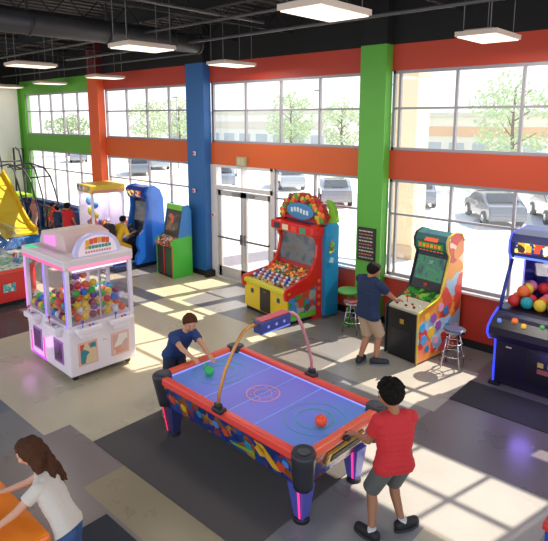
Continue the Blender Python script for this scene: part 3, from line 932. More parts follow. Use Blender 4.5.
fill_balls(-hx2 + .045, hx2 - .035, -hy2 + .035, hy2 - .07, .822, lambda x, y: 1.13 + .05 * math.sin(x * 5) + (.2 if (x - .52) ** 2 + (y + .2) ** 2 < .05 else 0) + (.1 if x > .1 else -.03) - .02 * max(0, y), .058, 'white machine', 'balls in the white claw machine', ['red', 'orange', 'yellow', 'green', 'blue', 'purple', 'teal', 'maroon', 'yellow', 'orange', 'green', 'red', 'white'], T_)
L = bpy.data.lights.new('case_light', 'AREA'); L.shape = 'RECTANGLE'; L.size = 1.1; L.size_y = .7; L.energy = 3.5; L.color = (1, .92, 1)
o = bpy.data.objects.new('case_light', L); COL.objects.link(o); o.location = (-8.06, 3.98, 1.49)
L = bpy.data.lights.new('case_glow', 'POINT'); L.energy = 1.2; L.color = (.9, .3, 1); L.shadow_soft_size = .1; L.specular_factor = .1
o = bpy.data.objects.new('case_glow', L); COL.objects.link(o); o.location = (-8.4, 3.25, .3)

# ------------------------------------------------ red tub machine with a dome at the left edge
t = thing('prize_dome_machine', 'red tub game with a clear dome at the left edge', 'arcade machine', (-12.35, 4.3, 0), R(0))
o8 = [(.75, -.35), (.75, .35), (.35, .75), (-.35, .75), (-.75, .35), (-.75, -.35), (-.35, -.75), (.35, -.75)]
MB().prof_z([(x * .92, y * .92) for x, y in o8], 0, .1).build('plinth', BLACK, t)
MB().prof_z(o8, .1, .74).build('tub', mat('d8231c', .35, coat=.3), t)
rm = MB().prof_z([(x * 1.08, y * 1.08) for x, y in o8], .74, .8); rm.build('rim', mat('e04a38', .35), t)
MB().prof_z([(x * 1.0, y * 1.0) for x, y in o8], .801, .84).build('prize_deck', art('deck_green', ['3aa868', '8ad0a0', 'e8e4dc', '2f8a50', 'cfe0d0'], 14), t)
pn = MB()
pn.box((.752, -.13, .32), (.765, .13, .5)); pn.build('sticker', art('sticker', ['2f9aa0', 'e8d8c8', '58c0b0'], 20), t)
dm = MB(); prof = [(.72, .84), (.72, 1.15), (.66, 1.4), (.5, 1.6), (.28, 1.7), (0.02, 1.73)]
seg = 24; rings = [[dm.bm.verts.new((r_ * math.cos(2 * math.pi * k / seg), r_ * math.sin(2 * math.pi * k / seg), z_)) for k in range(seg)] for r_, z_ in prof]
for a_, b_ in zip(rings, rings[1:]):
    dm._fin([dm.bm.faces.new([a_[k], a_[(k + 1) % seg], b_[(k + 1) % seg], b_[k]]) for k in range(seg)], True)
dm.build('dome', glass('dome_glass', (.93, .95, 1, 1), .14, .1), t)
MB().cone((0, 0, .84), (0, 0, 1.55), .1, .14, 16).build('centre_column', mat('8a9ac8', .4), t)
for i in range(6):
    a = R(60 * i - 20)
    ball('b', (-12.35 + .52 * math.cos(a), 4.3 + .52 * math.sin(a), .9), .058, 'on the green deck of the red tub game', 'balls in the red tub game', ['orange', 'blue', 'red', 'white', 'green', 'yellow'][i])

# ------------------------------------------------ large jungle cabinet (red, yellow front, blue side)
t = thing('arcade_cabinet', 'big red and yellow arcade cabinet with jungle crown and blue side', 'arcade machine', (-7.02, 8.12, 0), R(-9))
RD = mat('d8241c', .3, coat=.4)
wx = .73; fy = -.60; by = .58
b = MB()
b.m(0).prof_x([(fy, .08), (fy, .60), (fy + .04, .66), (.05, .82), (.05, .08)], -wx + .03, wx - .03)
b.m(1).box((-.17, fy - .006, .09), (.17, fy, .6))
b.m(2).box((-wx + .05, fy + .03, 0), (wx - .05, by - .05, .08))
b.build('front_cabinet', [mat('e8c61e', .35), mat('2e2622', .5), BLACK], t)
for x in (-.43, .43):
    q = MB(); q.box((x - .045, fy - .012, .40), (x + .045, fy - .001, .5), bev=.004); q.m(1).cone((x, fy - .012, .45), (x, fy - .022, .45), .028, .028, 14); q.build('coin_slot', [mat('3a6a8a', .4), mat('1a2226', .4)], t)
MB().box((-.04, fy - .014, .5), (.04, fy - .005, .54)).build('door_badge', mat('6a5a3a', .4), t)
q = MB(); q.box((-wx, fy - .05, .60), (wx, fy + .08, .70), bev=.03); q.build('hand_rest', mat('d8d02c', .35), t)
pf = MB(); pf.slab([(-wx + .05, fy + .08, .70), (wx - .05, fy + .08, .70), (wx - .05, .1, .97), (-wx + .27, .1, .97)], (0, 0, -.05)); pf.build('playfield', ART_FIELD, t)
for s_ in (-1, 1):
    x0 = s_ * wx; x1 = s_ * (wx - .06)
    sp_ = MB().prof_x([(fy - .06, .52), (fy - .08, .66), (fy - .03, .74), (-.1, .90), (.02, 1.02), (.12, 1.25), (.16, 1.5), (.08, 1.66), (.0, 1.74), (-.02, 1.84), (.06, 1.92), (.3, 1.92), (.3, .0), (.05, .0), (.0, .5), (fy + .3, .5)], min(x0, x1), max(x0, x1))
    if s_ < 0:
        for v in sp_.bm.verts: v.co.x += .24 * min(1, max(0, (v.co.y - fy) / .6))
    sp_.build('side_frame', mat('d8241c', .3, coat=.4) if s_ > 0 else mat('cf3a26', .3), t)
MB().prof_x([(fy + .02, .08), (fy + .02, .54), (-.0, .66), (.12, .7), (.12, .08)], wx - .025, wx + .004).build('side_print', art('side_print', ['8a8a86', '3f8f3a', '3a86c8', 'c8482e', '5a5a56', 'a8a090', '2f6a9a'], 8), t)
MB().prof_x([(fy + .04, .1), (fy + .04, .2), (.1, .2), (.1, .1)], wx + .004, wx + .01).build('side_print', mat('6ab82e', .4), t)
q = MB()
for z_ in (.3, .46, .62, .78): q.cone((wx + .0, .2, z_), (wx + .012, .2, z_), .04, .04, 10)
q.build('side_stars', mat('e8762e', .4), t)
MB().prof_x([(.28, .04), (.28, 1.88), (.36, 1.98), (.54, 1.98), (.64, 1.86), (.64, .04)], -wx + .12, wx + .10).build('rear_body', mat('1f86b8', .35), t)
q = MB(); q.m(0).prof_x([(.38, 1.32), (.36, 1.45), (.44, 1.6), (.52, 1.5), (.5, 1.36)], wx + .10, wx + .108).m(1).prof_x([(.36, 1.15), (.42, 1.25), (.5, 1.22), (.48, 1.12)], wx + .10, wx + .108); q.build('rear_print', [ART_JUNGLE, mat('a8c8d8', .4)], t)
sc = MB(); sc.m(0).slab([(-wx + .27, .1, .97), (wx - .06, .1, .97), (wx - .06, .26, 1.68), (-wx + .27, .26, 1.68)], (0, .04, 0))
sc.build('screen_bezel', mat('a82420', .4), t)
sc = MB(); sc.slab([(-wx + .31, .108, 1.07), (wx - .1, .108, 1.07), (wx - .1, .232, 1.64), (-wx + .31, .232, 1.64)], (0, .03, 0)); sc.build('screen', ART_SCREEN, t)
hd = MB(); hd.m(0).box((-wx + .22, -.06, 1.70), (wx + .05, .3, 1.89), bev=.03); hd.build('header', RD, t)
q = MB()
for i in range(4): q.m(i % 4).box((-.38 + i * .27, -.072, 1.735), (-.20 + i * .27, -.059, 1.85), bev=.008)
q.build('header_letters', [mat('2a3a44', .4), mat('e8d8b8', .4), mat('e84a3a', .4), mat('3a9a6a', .4)], t)
cw = MB()   # crown of fruit and leaves around a blue plaque
pts = [(-.62, 1.84)]
for k in range(25):
    a = R(180 - k * 7.5)
    rr = 1 + .06 * (k % 2) + .03 * math.sin(k * 1.7)
    pts.append((.64 * rr * math.cos(a), 1.93 + .43 * rr * math.sin(a)))
pts.append((.62, 1.84))
cw.slab([(x, .06, z_) for x, z_ in pts], (0, .12, 0)); CW = cw.build('crown', mat('a8301c', .5), t); CW.location = (.2, .14, .02); CW.scale = (1.04, 1, 1.04)
q = MB(); random.seed(5)
for k in range(46):
    a = R(188 - k * 4.4); rr = random.uniform(.72, 1.02)
    q.m(k % 6).ball((.62 * rr * math.cos(a), .05, 1.92 + .42 * rr * math.sin(a)), random.uniform(.04, .075), (1, .5, 1), sub=2)
q.build('crown_fruit', [mat('d8342a', .4), mat('3f9a3a', .5), mat('e8a42a', .4), mat('7a3a1e', .5), mat('e86a2a', .4), mat('c8b83a', .4)], CW)
q = MB(); q.m(0).slab([(.36 * math.cos(R(a)) * (1.1), .0, 2.03 + .16 * math.sin(R(a))) for a in range(0, 360, 20)], (0, .05, 0))
for i in range(6): q.m(1).box((-.26 + i * .09, -.012, 1.99 + .02 * math.sin(i)), (-.20 + i * .09, .0, 2.08 + .02 * math.sin(i)), bev=.01)
q.build('crown_plaque', [mat('3f86b8', .35), mat('d8ecf4', .35)], CW)
lf = MB(); lf.slab([(.6, .18, 1.86), (.62, .18, 2.12), (.56, .18, 2.3), (.7, .18, 2.26), (.8, .18, 2.1), (.84, .18, 1.9)], (0, .08, 0)); lf.build('crown_leaf', mat('7ab82e', .5), CW)
T_ = Matrix.Translation((-7.0, 8.12, 0)) @ Matrix.Rotation(R(-9), 4, 'Z')
sl_ = (.97 - .70) / (.1 - (fy + .08))
q = {}
dm_ = MB(); cl = ['e8e8ec', '3a50b0', 'e8e8ec', 'd84a3a', 'dcdce4', '4a60c0']
i = 0
for r_ in range(3):
    for k in range(17):
        x = -wx + .11 + k * .078 + (r_ % 2) * .03; y = fy + .14 + r_ * .085
        if x > wx - .1 or x < -wx + .12 + r_ * .03: continue
        dm_.m((i * 5 + r_) % 4).ball((x, y, .70 + (y - fy - .08) * sl_ + .03), .033, sub=2); i += 1
dm_.build('roller_balls', [mat('e4e4ea', .3), mat('3a50b0', .3), mat('d8dae4', .3), mat('c85a4a', .3)], t)['kind'] = 'stuff'
pg = MB(); random.seed(9)
for k in range(60):
    y = random.uniform(fy + .4, .04); x = random.uniform(-wx + .12 + .2 * (y - fy) / .7, wx - .12); z_ = .70 + (y - fy - .08) * sl_
    pg.m(k % 5).cone((x, y, z_), (x, y, z_ + random.uniform(.02, .06)), random.uniform(.012, .035), random.uniform(.01, .03), 8)
pg.build('playfield_pegs', [mat('e8a02a', .3, emit=.3), mat('d83a2a', .3, emit=.3), mat('d8d0c0', .3), mat('3a8a4a', .3), mat('e86a2a', .3)], t)['kind'] = 'stuff'

# ------------------------------------------------ cabinet the man plays
t = thing('arcade_cabinet', 'green-headed arcade cabinet with colourful side, played by the man in navy', 'arcade machine', (-3.97, 8.19, 0), R(-8))
wx = .335; fy = -.62; by = .58
b = MB()
b.m(0).box((-wx + .02, fy + .02, .06), (wx - .02, by - .02, .84)).m(1).box((-wx + .05, fy + .05, 0), (wx - .05, by - .05, .06))
b.m(0).box((-wx + .02, .24, .84), (wx - .02, by - .02, 1.9))
b.build('body', [mat('18181a', .4), BLACK], t)
prof = [(fy, .03), (fy - .01, .80), (fy + .0, .88), (fy + .05, .90), (-.12, 1.02), (-.02, 1.1), (.17, 1.70), (.10, 1.80), (.08, 1.95), (.14, 2.05), (.3, 2.1), (.5, 2.06), (.59, 1.93), (.62, 1.5), (.60, .9), (.58, .03)]
for s_ in (-1, 1):
    a, b_ = sorted((s_ * wx, s_ * (wx - .025)))
    MB().prof_x(prof, a, b_).build('side_panel', art('side_pastel', ['e8443a', 'f29a3c', 'd84a3a', 'f0d8b8', 'e85a4a', 'a8c8d8', 'ee8a5a'], 5, warp=.9) if s_ > 0 else mat('20242c', .4), t)
e_ = MB()
pp = prof[:-1]
e_.tube([(wx + .002, y, z_) for y, z_ in prof[:13]], .016, 6); e_.build('edge_trim', mat('d8c83a', .35), t)
e_ = MB()   # cartoon figures at the lower side
random.seed(4)
for k, (y, z_, r_) in enumerate([(-.5, .62, .09), (-.38, .78, .08), (-.2, .72, .10), (0, .86, .09), (.15, .78, .09), (-.45, .4, .1), (-.25, .48, .11), (-.05, .56, .1), (-.1, .32, .08), (-.35, .22, .07), (.2, .5, .07)]):
    pts = [(y + r_ * (1 + .2 * (i % 2)) * .8 * math.cos(i * math.pi / 6 + k), z_ + r_ * (1 + .2 * (i % 2)) * .8 * math.sin(i * math.pi / 6 + k)) for i in range(12)]
    e_.m(k % 5).prof_x(pts, wx + .0005 * (k % 3) , wx + .004 + .0005 * (k % 3))
e_.build('side_characters', [mat('4aa0d8', .4), mat('f0c03a', .4), mat('9a5ab0', .4), mat('e8a0b8', .4), mat('2f7ab0', .4)], t)
MB().slab([(-wx + .03, fy + .05, .88), (wx - .03, fy + .05, .88), (wx - .03, -.12, 1.0), (-wx + .03, -.12, 1.0)], (0, 0, -.04)).build('control_panel', mat('d9cdb0', .35), t)
MB().slab([(-wx + .03, -.22, .985), (wx - .03, -.22, .985), (wx - .03, .02, 1.1), (-wx + .03, .02, 1.1)], (0, 0, -.04)).build('printed_apron', ART_GREEN, t)
for k, (x, c) in enumerate(((-.2, '28345c'), (-.12, 'e8e8ea'), (-.02, '28345c'), (.06, 'd83a34'), (.14, '2a2a30'), (.2, 'e8e8ea'))):
    y = fy + .14 + .07 * (k % 2); z_ = .885 + (y - fy - .05) * .26
    MB().cone((x, y, z_ - .005), (x, y, z_ + .02), .024, .02, 12).build('button', mat(c, .3), t)
jo = MB(); jo.cone((-.08, fy + .26, .92), (-.08, fy + .25, 1.02), .008, .008, 8).ball((-.08, fy + .25, 1.03), .025); jo.build('joystick', mat('d8342a', .3), t)
MB().slab([(-wx + .025, -.0, 1.1), (wx - .025, -.0, 1.1), (wx - .025, .2, 1.72), (-wx + .025, .2, 1.72)], (0, .05, 0)).build('screen_bezel', mat('0f1012', .25), t)
MB().slab([(-wx + .06, .046, 1.25), (wx - .06, .046, 1.25), (wx - .06, .170, 1.64), (-wx + .06, .170, 1.64)], (0, .03, 0)).build('screen', ART_SCREENG, t)
bdg = MB(); bdg.box((-.035, .012, 1.16), (.035, .03, 1.21)).build('screen_badge', mat('d83a2a', .4), t)
hd = MB(); hd.prof_x([(.185, 1.70), (.11, 1.79), (.095, 1.94), (.15, 2.04), (.3, 2.085), (.48, 2.05), (.55, 1.9), (.5, 1.7)], -wx + .02, wx - .02); HD = hd.build('header', mat('1c5a5c', .35), t)
q = MB()
q.m(0).slab([(-.25, .108, 1.79), (.25, .108, 1.79), (.25, .096, 1.90), (-.25, .096, 1.90)], (0, -.008, 0))
q.m(1).slab([(-.12, .092, 1.925), (.14, .092, 1.925), (.15, .118, 1.985), (-.1, .118, 1.985)], (0, -.01, 0))
for i in range(6): q.m(1 + i % 2).box((-.22 + i * .075, .084, 1.815), (-.17 + i * .075, .094, 1.875), bev=.006)
for i in range(7): q.m(1).box((-.24 + i * .07, .14, 1.735), (-.2 + i * .07, .152, 1.775), rot=(-.6, 0, 0))
q.build('header_letters', [mat('4f9a3a', .4), mat('e0582e', .4, emit=.4), mat('e8b83a', .4)], HD)
MB().box((-.04, fy + .012, .62), (.04, fy + .022, .70), bev=.004).build('coin_slot', mat('b89a3a', .35), t)
MB().box((-.2, fy + .014, .2), (.2, fy + .021, .52)).build('coin_door', mat('222225', .35), t)

# ------------------------------------------------ neon blue ball crane at the right edge
RC = (-1.84, 7.85, 0)
t = thing('crane_machine', 'dark claw machine outlined in blue neon with big coloured balls', 'arcade machine', RC, R(0))
wx = .74
NB = neon('3346ff', 3.2)
prof = [(-.05, .04), (-.06, .70), (-.11, .76), (-.32, .82), (-.41, .92), (-.40, 1.02), (-.26, 1.12), (-.03, 1.2)]
post = [(-.03, 1.2), (.12, 1.52), (.34, 1.88)]
head = [(.34, 1.88), (.24, 2.0), (.23, 2.17), (.3, 2.27), (.93, 2.31)]
b = MB()
b.m(0).prof_x(prof + [(.94, 1.2), (.94, .04)], -wx + .03, wx - .03).m(1).box((-wx + .06, 0, 0), (wx - .06, .9, .04)).m(1).box((-wx - .05, -.12, 0), (-wx + .1, .06, .05))
b.build('base_cabinet', [mat('1a1426', .3), BLACK], t)
for s_ in (-1, 1):
    a, b_ = sorted((s_ * wx, s_ * (wx - .03)))
    MB().prof_x(prof + [(.94, 1.2), (.94, .04)], a, b_).build('side_panel', mat('1c1a3c', .3), t)
    q = MB(); q.tube([(s_ * wx, y - .008, z_) for y, z_ in prof], .016, 8); q.build('neon_outline', NB, t)
    q = MB(); q.tube([(s_ * (wx - .02), y, z_) for y, z_ in post], .028, 8); q.build('case_post', mat('2a3a8a', .3, .3), t)
    q = MB(); q.tube([(s_ * wx, y - .01, z_) for y, z_ in head], .016, 8); q.build('neon_outline', neon('4a5cff', 2.6), t)
hd = MB(); hd.prof_x([(.36, 1.9), (.25, 2.0), (.24, 2.17), (.3, 2.28), (.95, 2.32), (.95, 1.9)], -wx + .01, wx - .01); HD = hd.build('header', mat('1e2466', .3), t)
MB().box((-wx + .08, .222, 2.01), (wx - .08, .25, 2.17), bev=.006).build('header_sign', ART_MARQ2, HD)
q = MB()
for i in range(9): q.m(i % 3).box((-.5 + i * .12, .212, 2.04), (-.42 + i * .12, .222, 2.14), bev=.008)
q.build('header_letters', [mat('f0c03a', .4, emit=.4), mat('e8502a', .4, emit=.4), mat('f0f0f4', .4, emit=.4)], HD)
MB().box((-wx + .06, .29, 1.915), (wx - .06, .305, 1.945)).build('neon_outline', neon('6a86ff', 3), t)
MB().box((-wx + .04, .9, 1.2), (wx - .04, .95, 1.9)).build('back_panel', art('rc_back', ['2a2a6a', '5a4a9a', 'c8a0c0', '3a3a80', '8a3a6a'], 5), t)
MB().box((-wx + .2, .3, 1.16), (-wx + .23, .9, 1.9)).build('inner_panel', glass('violet_glass', (.5, .5, .85, 1), .1), t)
gl = MB(); gl.slab([(-wx + .05, -.02, 1.2), (wx - .05, -.02, 1.2), (wx - .05, .33, 1.88), (-wx + .05, .33, 1.88)], (0, .008, 0))
gl.build('front_glass', glass('case_glass2', (.97, .97, 1, 1), .012), t)
gl = MB()
gl.slab([(-wx + .02, -.01, 1.2), (-wx + .02, .9, 1.2), (-wx + .02, .9, 1.9), (-wx + .02, .35, 1.9)], (.006, 0, 0))
gl.build('side_glass', glass('case_glass2', (.97, .97, 1, 1), .012), t)
q = MB(); q.box((-.3, .42, 1.82), (.5, .7, 1.89)); q.build('crane_carriage', mat('c8c8d0', .4, .4), t)
q = MB(); q.cone((.05, .4, 1.66), (.05, .4, 1.8), .05, .05, 12)
for a in range(3): q.tube([(.05, .4, 1.66), (.05 + .1 * math.cos(a * 2.1), .4 + .1 * math.sin(a * 2.1), 1.58), (.05 + .05 * math.cos(a * 2.1), .4 + .05 * math.sin(a * 2.1), 1.5)], .01, 6)
q.build('claw', CHROME, t)
dk = MB(); dk.slab([(-wx + .05, -.38, 1.0), (wx - .05, -.38, 1.0), (wx - .05, -.12, 1.165), (-wx + .05, -.12, 1.165)], (0, 0, .02)); dk.build('control_deck', mat('232a52', .25), t)
for i, (x, c, r_) in enumerate(((-.62, '5a8ad8', .035), (-.42, 'e0702e', .05), (-.28, 'e8b83a', .04), (-.05, '58a050', .035), (.22, 'd8dc3a', .06), (.34, 'e85a2e', .05), (.5, '4a80d8', .04))):
    y = -.30 + .05 * (i % 2); z_ = 1.02 + (y + .40) * .63
    MB().cone((x, y, z_), (x, y - .01, z_ + .04), r_, r_ * .8, 14).build('button', mat(c, .3, emit=.3), t)
q = MB(); q.m(0).box((-.27, -.075, .18), (.27, -.055, .68), bev=.01).m(1).box((-.12, -.082, .46), (-.04, -.072, .53)).box((.02, -.082, .46), (.10, -.072, .53)).m(2).box((-.12, -.082, .36), (.10, -.072, .43)); q.build('coin_door', [mat('0e0d12', .35), mat('b8a04a', .4), mat('8a4a3a', .4)], t)
MB().box((-.58, -.066, .62), (-.5, -.055, .64)).build('label_plate', mat('c8b8a0', .4), t)
MB().box((.45, -.085, .5), (.62, -.06, .58)).build('label_plate', mat('b09a4a', .4), t)
T_ = Matrix.Translation(RC)
random.seed(12)
fill_balls(-wx + .06, wx - .06, .07, .88, 1.205, lambda x, y: 1.47 + .16 * y + .05 * math.sin(x * 7), .09, 'neon machine', 'balls in the neon blue claw machine', ['red', 'orange', 'yellow', 'teal', 'blue', 'pink', 'yellow', 'red', 'purple'], T_, right=False)
L = bpy.data.lights.new('case_light', 'AREA'); L.shape = 'RECTANGLE'; L.size = 1.1; L.size_y = .25; L.energy = 1.0; L.color = (.85, .85, 1)
o = bpy.data.objects.new('case_light', L); COL.objects.link(o); o.location = (-1.88, 8.2, 1.78)
L = bpy.data.lights.new('neon_glow', 'POINT'); L.energy = 7; L.color = (.3, .2, 1); L.shadow_soft_size = .15; L.specular_factor = .1
o = bpy.data.objects.new('neon_glow', L); COL.objects.link(o); o.location = (-1.9, 7.1, .5)

# ------------------------------------------------ small green and blue cabinet by the blue column
t = thing('arcade_cabinet', 'small upright cabinet with blue and green side beside the blue column', 'arcade machine', (-10.98, 8.2, 0), R(-5)); t.scale = (1.1, .75, 1.02)
wx = .34
b = MB(); b.m(0).box((-wx + .02, -.36, .05), (wx - .02, .38, .86)).box((-wx + .02, .12, .86), (wx - .02, .38, 1.72)).m(1).box((-wx + .04, -.33, 0), (wx - .04, .36, .05)); b.build('body', [mat('1a1614', .4), BLACK], t)
for s_ in (-1, 1):
    a, b_ = sorted((s_ * wx, s_ * (wx - .025)))
    MB().prof_x([(-.38, .0), (-.38, .82), (-.44, .9), (-.3, .98), (-.1, 1.0), (.42, 1.02), (.42, 0)], a, b_).build('lower_side', mat('46b83a', .35), t)
    MB().prof_x([(-.1, 1.0), (.08, 1.68), (.1, 1.78), (.3, 1.8), (.42, 1.66), (.42, 1.02)], a, b_).build('upper_side', mat('2a7ac0', .35), t)
e_ = MB(); e_.tube([(wx + .003, -.38, .02), (wx + .003, -.38, .82)], .012, 6).tube([(-.02, -.37, .05), (-.02, -.37, .8)], .018, 6); e_.build('edge_trim', mat('d83428', .35), t)
MB().box((.03, -.372, .08), (wx - .03, -.358, .76)).build('front_door', mat('1f4a2a', .4), t)
MB().slab([(-wx + .02, -.44, .88), (wx - .02, -.44, .88), (wx - .02, -.08, 1.0), (-wx + .02, -.08, 1.0)], (0, 0, -.08)).build('control_panel', art('small_panel', ['b83a2a', '3a2a22', 'e8d8c0', 'c86a2a', '2a2a2a'], 22), t)
for k in range(6):
    x = -.24 + k * .095; y = -.36 + .08 * (k % 2)
    MB().cone((x, y, .90 + (y + .44) * .3), (x, y, .935 + (y + .44) * .3), .024, .02, 10).build('button', mat(['d8dcd8', 'd83a2a', 'e8c83a'][k % 3], .3), t)
MB().slab([(-wx + .03, -.08, 1.0), (wx - .03, -.08, 1.0), (wx - .03, .1, 1.68), (-wx + .03, .1, 1.68)], (0, .04, 0)).build('screen_bezel', mat('3a3a2c', .3), t)
MB().slab([(-wx + .08, -.05, 1.12), (wx - .08, -.05, 1.12), (wx - .08, .055, 1.55), (-wx + .08, .055, 1.55)], (0, .02, 0)).build('screen', art('small_screen', ['3a2a26', 'b04a30', '4a4a40', '7a5a3a', '2a3a3a'], 9, emit=.35), t)
MB().slab([(-wx + .03, .06, 1.66), (wx - .03, .06, 1.66), (wx - .03, .1, 1.78), (-wx + .03, .1, 1.78)], (0, .1, 0)).build('header', mat('6ab02e', .4, emit=.15), t)

# ------------------------------------------------ blue racing simulator
t = thing('ride_simulator', 'tall blue motorbike racing simulator left of the blue column', 'arcade machine', (-12.55, 8.18, 0), 0)
BL = mat('2368c8', .3, coat=.4)
b = MB(); b.m(0).box((-.62, -.95, .03), (.42, .58, .17), bev=.03).m(1).box((-.60, -.97, .13), (.40, .58, .17)); b.build('platform', [mat('1a2340', .4), mat('2a4aa0', .35)], t)
prof = [(-.36, .12), (-.34, .34), (-.24, .46), (-.30, .66), (-.26, .86), (-.08, 1.02), (.02, 1.3), (.08, 1.6), (.07, 1.88), (.02, 2.02), (.1, 2.18), (.28, 2.2), (.46, 2.08), (.56, 1.84), (.58, 1.2), (.58, .12)]
MB().prof_x(prof, .33, .45).build('side_panel', BL, t)
MB().prof_x(prof[5:] + [(-.05, .12)], -.44, -.38).build('side_panel', BL, t)
MB().prof_x([(.12, .17), (.16, .9), (.24, 1.86), (.54, 1.86), (.56, .17)], -.38, .33).build('body', mat('17181f', .4), t)
MB().prof_x([(.04, 1.84), (-.04, 2.08), (.04, 2.16), (.4, 2.16), (.4, 1.84)], -.45, .33).build('header', mat('1c3f96', .35), t)
MB().slab([(-.36, .01, 1.89), (.28, .01, 1.89), (.28, -.05, 2.06), (-.36, -.05, 2.06)], (0, -.012, 0)).build('header_sign', ART_MARQ2, t)
MB().slab([(-.33, .12, 1.2), (.29, .12, 1.2), (.29, .19, 1.72), (-.33, .19, 1.72)], (0, .03, 0)).build('screen', ART_SCREEN, t)
MB().slab([(-.36, .13, 1.14), (.32, .13, 1.14), (.32, .22, 1.8), (-.36, .22, 1.8)], (0, .06, 0)).build('screen_bezel', mat('101216', .3), t)
bk = MB(); bk.prof_x([(-.85, .45), (-.8, .66), (-.55, .64), (-.36, .8), (-.15, .84), (-.05, .45), (-.4, .3)], -.11, .11)
bk.m(1).cone((-.06, -.68, .33), (.06, -.68, .33), .16, .16, 18).box((-.05, -.3, .17), (.05, -.1, .55))
bk.m(2).tube([(-.3, -.3, .95), (-.1, -.22, 1.0), (.1, -.22, 1.0), (.3, -.3, .95)], .022, 8)
bk.build('bike', [mat('24262e', .35), mat('15161a', .6), mat('3a3c44', .4)], t)
q = MB(); random.seed(3)
for k in range(9): q.ball((random.uniform(-.25, .22), random.uniform(-.2, .1), random.uniform(.7, 1.08)), random.uniform(.05, .09), sub=2)
q.build('control_pod', mat('30323c', .35), t)

# ------------------------------------------------ yellow-topped crane in the back
t = thing('crane_machine', 'tall white claw machine with a yellow top in front of the orange column', 'arcade machine', (-14.05, 8.0, 0), R(-7.5))
h_ = .48
MB().box((-h_, -h_, .05), (h_, h_, .8), bev=.02).build('base_cabinet', art('yc_base', ['2f6ac8', 'e8e0e8', 'e05a2e', 'c8d4f0', '4aa0d8'], 5), t)
for sx_ in (-1, 1):
    for sy_ in (-1, 1): MB().box((sx_ * (h_ - .03) - .03, sy_ * (h_ - .03) - .03, .8), (sx_ * (h_ - .03) + .03, sy_ * (h_ - .03) + .03, 1.95)).build('corner_post', mat('e8e4ee', .3), t)
g = MB(); g.box((h_ - .03, -h_ + .06, .8), (h_ - .02, h_ - .06, 1.95)).box((-h_ + .06, -h_ + .02, .8), (h_ - .06, -h_ + .03, 1.95)); g.build('glass_case', glass('case_glass3', (.97, .97, 1, 1), .08), t)
MB().box((-h_ + .03, h_ - .06, .8), (h_ - .03, h_ - .02, 1.95)).build('back_panel', mat('ece6f2', .4), t)
MB().box((-h_ + .02, -h_ + .06, .8), (-h_ + .04, h_ - .06, 1.95)).build('inner_wall', mat('e4ddf0', .4), t)
L = bpy.data.lights.new('case_light', 'AREA'); L.size = .7; L.energy = 9; L.color = (1, .97, 1)  # added light that whitens the inside of the case
o = bpy.data.objects.new('case_light', L); COL.objects.link(o); o.location = (-14.05, 8.0, 1.88)
MB().box((-h_ - .03, -h_ - .03, 1.93), (h_ + .03, h_ + .03, 2.15), bev=.02).build('roof', mat('e8c23a', .4), t)
MB().box((-h_ + .02, -h_ - .04, 1.96), (h_ - .02, -h_ - .028, 2.12)).build('roof_sign', art('yc_sign', ['3a5a9a', 'c8d0e0', 'e8b03a', '7a90c0'], 12), t)
MB().box((h_ + .028, -h_ + .02, 1.93), (h_ + .04, h_ - .02, 2.02)).build('roof_sign', mat('d89a7a', .4), t)
q = MB()
for k, (z_, c) in enumerate(((1.65, 0), (1.35, 1), (1.08, 2))): q.m(k).ball((-.2 + .1 * k, -h_ + .2, z_), .12, (1, .8, 1.1), sub=2).ball((.15, -h_ + .22, z_ - .1), .1, sub=2)
q.build('hanging_plush', [mat('3a90d8', .7), mat('e8d23a', .7), mat('e8603a', .7)], t)
# plush prizes inside
random.seed(17)
pl = [('blue', '2f7ad0'), ('orange', 'ea6a3a'), ('yellow', 'ecc83a'), ('pink', 'ea90b0'), ('white', 'e8e4de')]
for k in range(10):
    cn, ch = pl[k % 5]
    a, b_ = -.28 + .18 * (k % 4), -.28 + .26 * (k // 4)
    o = MB().ball((0, 0, 0), .08, (1, 1, 1.15), sub=2).ball((0, -.01, .12), .055, sub=2).ball((-.045, 0, .165), .02, sub=1).ball((.045, 0, .165), .02, sub=1).build('plush_toy', mat(ch, .8))
    v = Matrix.Translation((-14.05, 8.0, 0)) @ Matrix.Rotation(R(-7.5), 4, 'Z') @ Vector((a, b_, .895))
    o.location = v
    tag(o, '%s plush toy in the %s row inside the yellow-topped claw machine' % (cn, ('front', 'middle', 'back')[k // 4]), 'plush toy', 'plush toys in the yellow-topped claw machine')

# ------------------------------------------------ play structure and slide
t = thing('play_structure', 'indoor climbing frame with black hoops and netting in the far left corner', 'play structure', (-19.35, 7.9, 0))
MB().box((-1.4, -.6, .0), (2.6, .85, .16), bev=.03).build('pad', mat('2470b8', .6), t)
MB().box((-1.4, -.5, 1.2), (-.1, .5, 1.3)).build('deck', mat('a8c83a', .6), t)
MB().box((-1.35, .62, .16), (2.8, .72, 1.1), bev=.03).build('back_pad', mat('1d3f7a', .6), t)
for k in range(5):
    x = -.1 + k * .66
    MB().box((x, .54, .2), (x + .5, .62, 1.0), bev=.03).build('activity_panel', [mat('244a8a', .5), ART_MIX, mat('1c2c50', .5), art('ap2', ['2f7a5a', '1f3a6a', 'd8b83a', '2a5a9a'], 6), mat('2a4f86', .5)][k], t)
FR = mat('3a3842', .5)
for dy in (-.45, .25):
    for pts in ([(-.62, 2.95), (-.35, 2.85), (-.2, 2.5), (-.1, 1.9), (0, .2)],
                [(-1.4, 2.2), (.4, 2.45), (.8, 2.3), (1.1, 1.7), (1.4, 1.0), (1.5, .2)],
                [(.5, 2.45), (1.5, 2.36), (1.9, 2.1), (2.15, 1.7), (2.4, 1.1), (2.5, .2)]):
        MB().tube([(x, dy, z_) for x, z_ in pts], .028, 8).build('hoop', FR, t)
